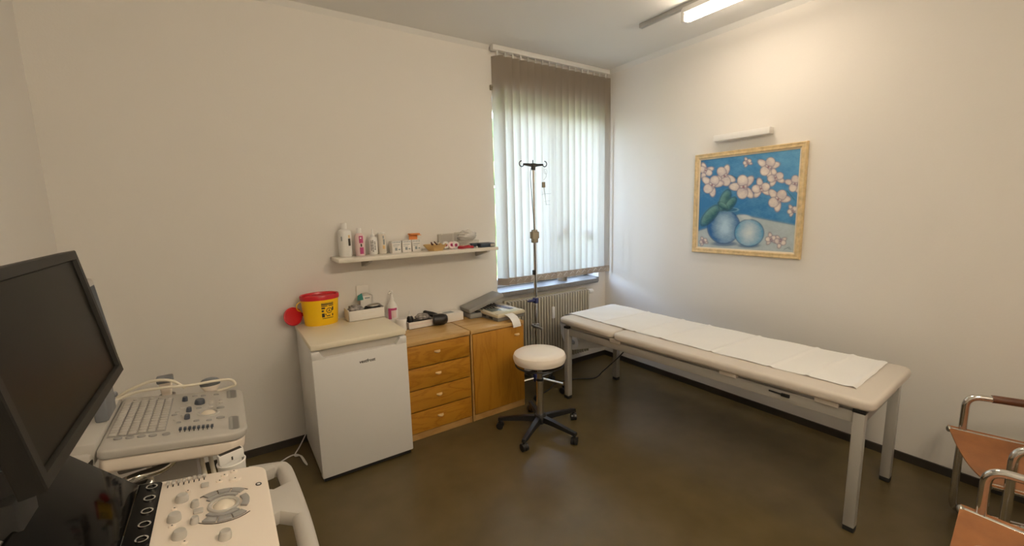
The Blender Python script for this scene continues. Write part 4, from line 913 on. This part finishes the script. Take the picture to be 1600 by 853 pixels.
# front handle: thick loop with two openings
Hh = lambda u, v, w_=-.02: TP @ Vector((u, -v, w_))
b = MB()
def slab(pts, w0, w1, th=.03):
    rings = []
    for (u, v), wd in zip(pts, np.linspace(w0, w1, len(pts))): pass
outer = [(.245, -.012), (.318, -.010), (.330, .0), (.334, .02), (.338, .09), (.341, .17), (.343, .25), (.343, .33), (.341, .41), (.337, .47), (.330, .492), (.315, .503), (.245, .505)]
b.tube(smooth_path([Hh(u-.008, v, -.03) for u, v in outer], 5), .021, 14)
rim = b.build('handle', 'lgrey', um)
b = MB(); b.prism([(.262, -.115), (.285, -.128), (.325, -.105), (.339, -.10), (.340, -.26), (.325, -.262), (.29, -.235), (.262, -.25)], -.045, -.008, .006, T=TP); b.build('handle_web', 'lgrey', rim)
b = MB(); b.prism([(.258, .008), (.30, .012), (.30, -.012), (.258, -.03)], -.045, -.01, .004, T=TP); b.prism([(.258, -.50), (.30, -.50), (.30, -.46), (.258, -.45)], -.045, -.01, .004, T=TP); b.build('handle_mount', 'lgrey', rim)
# monitor
y0, y1 = -2.372, -1.80
Bt = Vector((-3.555, 0, 1.212)); Tp = Vector((-3.604, 0, 1.512)); d = (Tp-Bt); Lh = d.length; d.normalize(); nrm = Vector((d.z, 0, -d.x))
TM = Matrix(((0, d.x, nrm.x, Bt.x), (1, 0, 0, y0), (0, d.z, nrm.z, Bt.z), (0, 0, 0, 1)))   # local: x along y, y up the screen, z outward
wd = y1-y0
b = MB(); fr = []
bz = .021
for q, z in ((0., -.028), (0., -.002), (.002, 0.), (bz-.002, 0.), (bz, -.003), (bz+.001, -.008)):
    fr.append([(q, q), (wd-q, q), (wd-q, Lh-q), (q, Lh-q)]); 
rings = [[(x, y, z) for (x, y), z in zip(f, [zz]*4)] for f, zz in zip(fr, (-.028, -.002, 0., 0., -.003, -.008))]
b.ring_loft(rings, T=TM, cap=False); b.box((.0, .0, -.030), (wd, Lh, -.0275), .001, T=TM); mon = b.build('monitor', 'bezel', um, sharp=30)
b = MB(); b.box((bz-.001, bz-.001, -.012), (wd-bz+.001, Lh-bz+.001, -.0075), T=TM); b.build('screen', 'screen', mon)
b = MB(); b.prism(rrect(.03, .03, wd-.03, Lh-.03, .03), -.062, -.029, .012, T=TM); b.build('rear_shell', 'black', mon)
b = MB(); b.tube([TM @ Vector((wd/2, Lh*.45, -.06)), TM @ Vector((wd/2, Lh*.40, -.11)), (-3.70, y0+wd/2, 1.20), (-3.70, y0+wd/2, 1.04)], .028, 12); b.box((-3.735, y0+wd/2-.05, .93), (-3.665, y0+wd/2+.05, 1.10), .012); b.build('monitor_arm', 'blackm', um)
b = MB(); b.box((-3.86, -2.31, .14), (-3.58, -1.88, .86), .03); b.build('body', 'lgrey', um)
b = MB(); b.box((-3.78, -2.30, .84), (-3.60, -1.89, .955), .02); b.build('neck', 'blackm', um)
b = MB(); b.box((-3.90, -2.35, .07), (-3.42, -1.86, .15), .02); b.box((-3.88, -2.33, .06), (-3.44, -1.88, .08)); b.build('base', 'gbase', um)
for xx in (-3.84, -3.48):
    for yy in (-2.30, -1.91): caster(um, (xx, yy), .5, .034)
# probe cup on the far edge of the panel
cu, cv = .197, -.058
b = MB(); Tc2 = Matrix.Translation(TP @ Vector((cu, -cv, -.016)))
b.lathe([(.026, -.08), (.031, -.08), (.034, .0), (.036, .012), (.033, .014), (.030, .008), (.027, -.075), (0, -.075)], n=32, T=Tc2, cap=False); b.box((-.012, -.06, -.05), (.012, -.028, -.02), .003, T=Tc2); b.build('probe_cup', 'white', um)
b = MB(); b.box((-.028, -.006, -.04), (.026, .006, .014), .003, T=Tc2 @ Matrix.Rotation(R(20), 4, 'Z')); b.box((-.032, -.009, .012), (.032, .009, .042), .003, T=Tc2 @ Matrix.Rotation(R(20), 4, 'Z')); b.box((-.028, -.007, .041), (.028, .007, .0425), m=1, T=Tc2 @ Matrix.Rotation(R(20), 4, 'Z')); b.box((-.002, -.0098, .018), (.002, -.0088, .028), m=1, T=Tc2 @ Matrix.Rotation(R(20), 4, 'Z'))
single('flat_plug', b, ['white', 'ink'], 'white flat plug standing in the round cup beside the ivory panel', 'plug', (TP @ Vector((cu, -cv, -.05))))
b = MB(); b.tube(smooth_path([(-3.30, -1.72, .02), (-3.22, -1.62, .012), (-3.16, -1.75, .01), (-3.14, -1.95, .01), (-3.20, -2.15, .01), (-3.34, -2.2, .02)]), .006, 7); b.tube(smooth_path([(-3.36, -1.35, .01), (-3.24, -1.28, .01), (-3.12, -1.40, .01), (-3.16, -1.62, .01), (-3.30, -1.70, .012)]), .006, 7)
single('floor_cable', b, 'black', 'black cable looping on the floor below the white console handle', 'cable', (-3.2, -1.7, 0))

# ------------------------------------------------------------------ portable ultrasound on its cart, behind
TK = plane((-3.685, -1.12, .92), math.atan(.055/.368))
uk = thing('portable_ultrasound', 'grey laptop-style ultrasound scanner on its cart by the back wall', 'ultrasound machine', (-3.52, -1.33, 0))
b = MB(); b.prism(rr2(-.002, -.435, .375, .012, (.05, .012, .025, .055)), -.030, 0, .008, T=TK, seg=3); kb = b.build('control_panel', 'lgrey', uk)
b = MB(); b.prism(rr2(.004, -.428, .370, .008, (.05, .012, .02, .05)), -.075, -.028, .012, T=TK, seg=3); b.build('panel_underside', 'ivory', uk)
b = MB(); b.box((.008, -.345, 0), (.150, -.040, .0015), .0006, T=TK); kbd = b.build('keyboard', 'mgrey', kb)
proto = None
for r_ in range(6):
    for c_ in range(14):
        if proto is None:
            b = MB(); b.box((-.0098, -.0095, 0), (.0098, .0095, .0042), .0018, seg=1); proto = b.build('key', 'lgrey', kbd, world=False); o = proto
        else:
            o = proto.copy(); COL.objects.link(o)
        o.parent = kbd
        o.matrix_basis = wm(uk).inverted() @ TK @ Matrix.Translation((.0205+.0232*r_, -.053-.0215*c_, .0015))
for u, v in ((.0361, .3592), (.0646, .3625), (.092, .3642), (.12, .3691), (.1534, .3728)):
    b = MB(); b.lathe([(0, 0), (.0105, 0), (.0105, .003), (.009, .0045), (0, .004)], (u, -v, 0), n=20, sy=.8, T=TK); b.build('round_button', 'mgrey', kb)
for u, v in ((.0366, .018), (.0611, .019), (.0825, .0203), (.108, .0244), (.137, .028)):
    b = MB(); b.lathe([(0, 0), (.007, 0), (.007, .003), (0, .0035)], (u, -v, 0), n=16, T=TK); b.build('round_button', 'lgrey', kb)
for k in range(8):
    u, v = .1881+.01219*k, .3523+.0009*k
    b = MB(); b.box((u-.0016, -v-.018, -.0005), (u+.0016, -v, .0008), T=TK, m=1); b.box((u-.004, -v-.006, 0), (u+.004, -v+.008, .008), .0015, T=TK, m=0); b.build('gain_slider', ['slate', 'ink'], kb)
for (u, v), r, h in zip(((.1859, .0807), (.2325, .1239), (.2031, .1947), (.2012, .2615)), (.009, .0165, .0085, .0085), (.017, .017, .016, .016)): knob(u, v, r, h, 'slate', kb, TK, .85)
b = MB(); b.lathe([(.024, 0), (.034, 0), (.033, .003), (.027, .004), (.024, .0)], (.2612, -.2288, 0), n=32, T=TK, cap=False); b.build('trackball_ring', 'lgrey', kb)
b = MB(); b.ell((.2612, -.2288, -.010), (.025, .025, .0215), T=TK, u=24, v=16); b.build('trackball', 'ball', kb)
for i, (u, v) in enumerate(((.2149, .04), (.2417, .0458), (.2836, .044), (.2315, .1744), (.2667, .172), (.2981, .1926), (.297, .2885), (.2641, .3005), (.2285, .2921), (.182, .1534), (.1638, .216), (.1905, .2288), (.18, .2891), (.1695, .2642), (.1697, .1917), (.1995, .1323), (.2668, .1103), (.2671, .1376), (.2983, .1128), (.2982, .1423))):
    rx = .0125 if i in (5, 6) else (.0085 if i < 12 else .0065); m = 'mgrey' if i in (0, 1, 2, 3, 5, 6, 7, 8, 10, 12) else 'lgrey'
    b = MB(); b.lathe([(0, 0), (rx, 0), (rx, .0025), (rx*.88, .004), (0, .0035)], (u, -v, 0), n=20, sy=.62, T=TK); b.build('oval_button', m, kb)
for a, c in (((.318, -.100), (.352, -.006)), ((.320, -.405), (.352, -.288))):
    b = MB(); b.prism(rr2(a[0], a[1], c[0], c[1], (.012,)*4), -.001, .0008, T=TK); b.prism(rr2(a[0]+.003, a[1]+.003, c[0]-.003, c[1]-.003, (.010,)*4), .0006, .0010, T=TK, m=1)
    b.prism(rr2(a[0]+.004, a[1]+.006, a[0]+.012, c[1]-.006, (.003,)*4), .0, .0014, T=TK, m=0); b.build('grip_opening', ['mgrey', 'gbase'], kb)
# hinge block, lid and screen
b = MB(); b.box((-.080, -.415, -.055), (-.003, .012, .018), .012, T=TK); b.box((-.075, -.43, -.06), (-.01, -.30, -.01), .012, T=TK); hg = b.build('hinge', 'lgrey', uk)
b = MB(); b.lathe([(0, 0), (.0075, 0), (.0075, .0015), (0, .002)], (-.0125, -.128, .018), n=20, sy=1.9, T=TK); b.build('oval_button', 'ink', hg)
b = MB(); b.box((-.020, -.232, .018), (-.010, -.205, .0195), .0005, T=TK); b.build('indicator', 'mgrey', hg)
for k in range(6):
    b = MB(); b.ell((-.026, -.115+.025*k, .020), (.009, .007, .010), T=TK, u=12, v=8); b.build('ridge_grip', 'sgrey', hg)
b = MB(); b.tube(smooth_path([TK @ Vector(q) for q in ((-.02, -.40, -.03), (-.012, -.425, -.035), (-.015, -.435, -.06), (-.03, -.42, -.09))]), .006, 8); b.build('latch', 'ink', hg)
Tl2 = Matrix(((0, -.115, .9934, -3.672), (1, 0, 0, -1.49), (0, .9934, .115, 1.06), (0, 0, 0, 1)))
b = MB(); b.prism(rrect(0, 0, .355, .325, .02), -.034, 0, .007, T=Tl2); ld_ = b.build('display_lid', 'lgrey', uk)
b = MB(); b.box((.02, .02, -.001), (.338, .30, .0012), T=Tl2); b.build('display', 'navy', ld_)
b = MB(); b.box((-3.715, -1.38, .94), (-3.68, -1.26, 1.09), .008); b.build('lid_neck', 'sgrey', uk)
# cart
b = MB(); b.box((-3.66, -1.50, .805), (-3.40, -1.16, .835), .008); b.build('tray', 'gbase', uk)
b = MB(); b.box((-3.60, -1.40, .16), (-3.47, -1.26, .81), .02); b.build('column', 'lgrey', uk)
b = MB(); b.box((-3.76, -1.53, .08), (-3.36, -1.15, .17), .02); b.build('base', 'lgrey', uk)
for xx in (-3.72, -3.40):
    for yy in (-1.49, -1.19): caster(uk, (xx, yy), .8, .036)
b = MB(); b.tube(smooth_path([(-3.66, -1.47, .765), (-3.62, -1.47, .772), (-3.56, -1.44, .765), (-3.51, -1.40, .79)]), .016, 12); b.ell((-3.665, -1.47, .762), (.018, .020, .018)); b.build('metal_arm', 'chrome', uk)
b = MB(); b.tube(smooth_path([(-3.665, -1.50, .79), (-3.65, -1.50, .755), (-3.60, -1.50, .745), (-3.585, -1.49, .755)]), .012, 10); b.build('bracket', 'steel', uk)
for k, (xx, dz) in enumerate(((-3.46, 0), (-3.435, .0), (-3.60, 0))):
    b = MB(); b.tube(smooth_path([(xx, -1.40, .80), (xx+.005, -1.43, .70), (xx+.03, -1.47, .55), (xx+.07, -1.52, .40), (xx+.04, -1.50, .25)]), .007, 8); b.build('cable', 'cream', uk)
# probes behind the panel, each with its cable
def probe(name_label, c, hw, curved):
    t = thing('ultrasound_probe', name_label, 'ultrasound probe', c, 0., 'probes in the holder of the portable scanner')
    b = MB()
    if curved:
        b.ring_loft([[(w_*math.cos(2*math.pi*k/16), d_*math.sin(2*math.pi*k/16), z) for k in range(16)] for w_, d_, z in ((.014, .013, -.09), (.016, .014, -.03), (.022, .016, -.005), (.033, .018, .012), (.034, .018, .02))]); b.build('grip', 'ivory', t, world=False)
        b = MB(); b.ring_loft([[(w_*math.cos(2*math.pi*k/16), d_*math.sin(2*math.pi*k/16), z) for k in range(16)] for w_, d_, z in ((.0345, .019, .018), (.036, .019, .026), (.034, .017, .036), (.026, .014, .044), (.012, .008, .048))]); b.build('scan_head', 'sgrey', t, world=False)
    else:
        b.ring_loft([[(w_*math.copysign(abs(math.cos(q))**.6, math.cos(q)), d_*math.copysign(abs(math.sin(q))**.6, math.sin(q)), z) for q in [2*math.pi*k/20 for k in range(20)]] for w_, d_, z in ((.014, .013, -.09), (.017, .014, -.03), (.021, .016, .0), (.022, .016, .008))]); b.build('grip', 'ivory', t, world=False)
        b = MB(); b.prism(rrect(-.026, -.017, .026, .017, .007), .008, .034, .004); b.build('scan_head', 'sgrey', t, world=False)
    return t
probe('straight blue-grey probe head rising behind the keyboard part of the panel', (-3.563, -1.085, .937), .03, False)
probe('curved blue-grey probe rising behind the knobs near the panel\'s far corner', (-3.423, -1.085, .880), .03, True)
b = MB(); b.box((-3.62, -1.112, .80), (-3.36, -1.055, .852), .008); b.lathe([(.020, -.04), (.026, -.04), (.026, .035), (.020, .035), (.020, -.04)], (-3.563, -1.085, .86), cap=False); b.lathe([(.020, -.06), (.026, -.06), (.026, .0), (.020, .0), (.020, -.06)], (-3.423, -1.085, .845), cap=False); b.build('probe_holder', 'mgrey', uk)
b = MB()
b.tube(smooth_path([(-3.70, -1.14, .935), (-3.66, -1.14, .958), (-3.60, -1.13, .972), (-3.54, -1.135, .962), (-3.50, -1.145, .925)]), .0055, 8)
b.tube(smooth_path([(-3.70, -1.16, .935), (-3.64, -1.15, .948), (-3.56, -1.15, .944), (-3.48, -1.145, .932), (-3.40, -1.13, .925), (-3.352, -1.125, .915), (-3.338, -1.13, .893), (-3.36, -1.125, .884), (-3.40, -1.12, .878)]), .0055, 8)
single('probe_cable', b, 'cream', 'cream probe cables looped along the far edge of the scanner panel', 'cable', (-3.55, -1.14, .93))
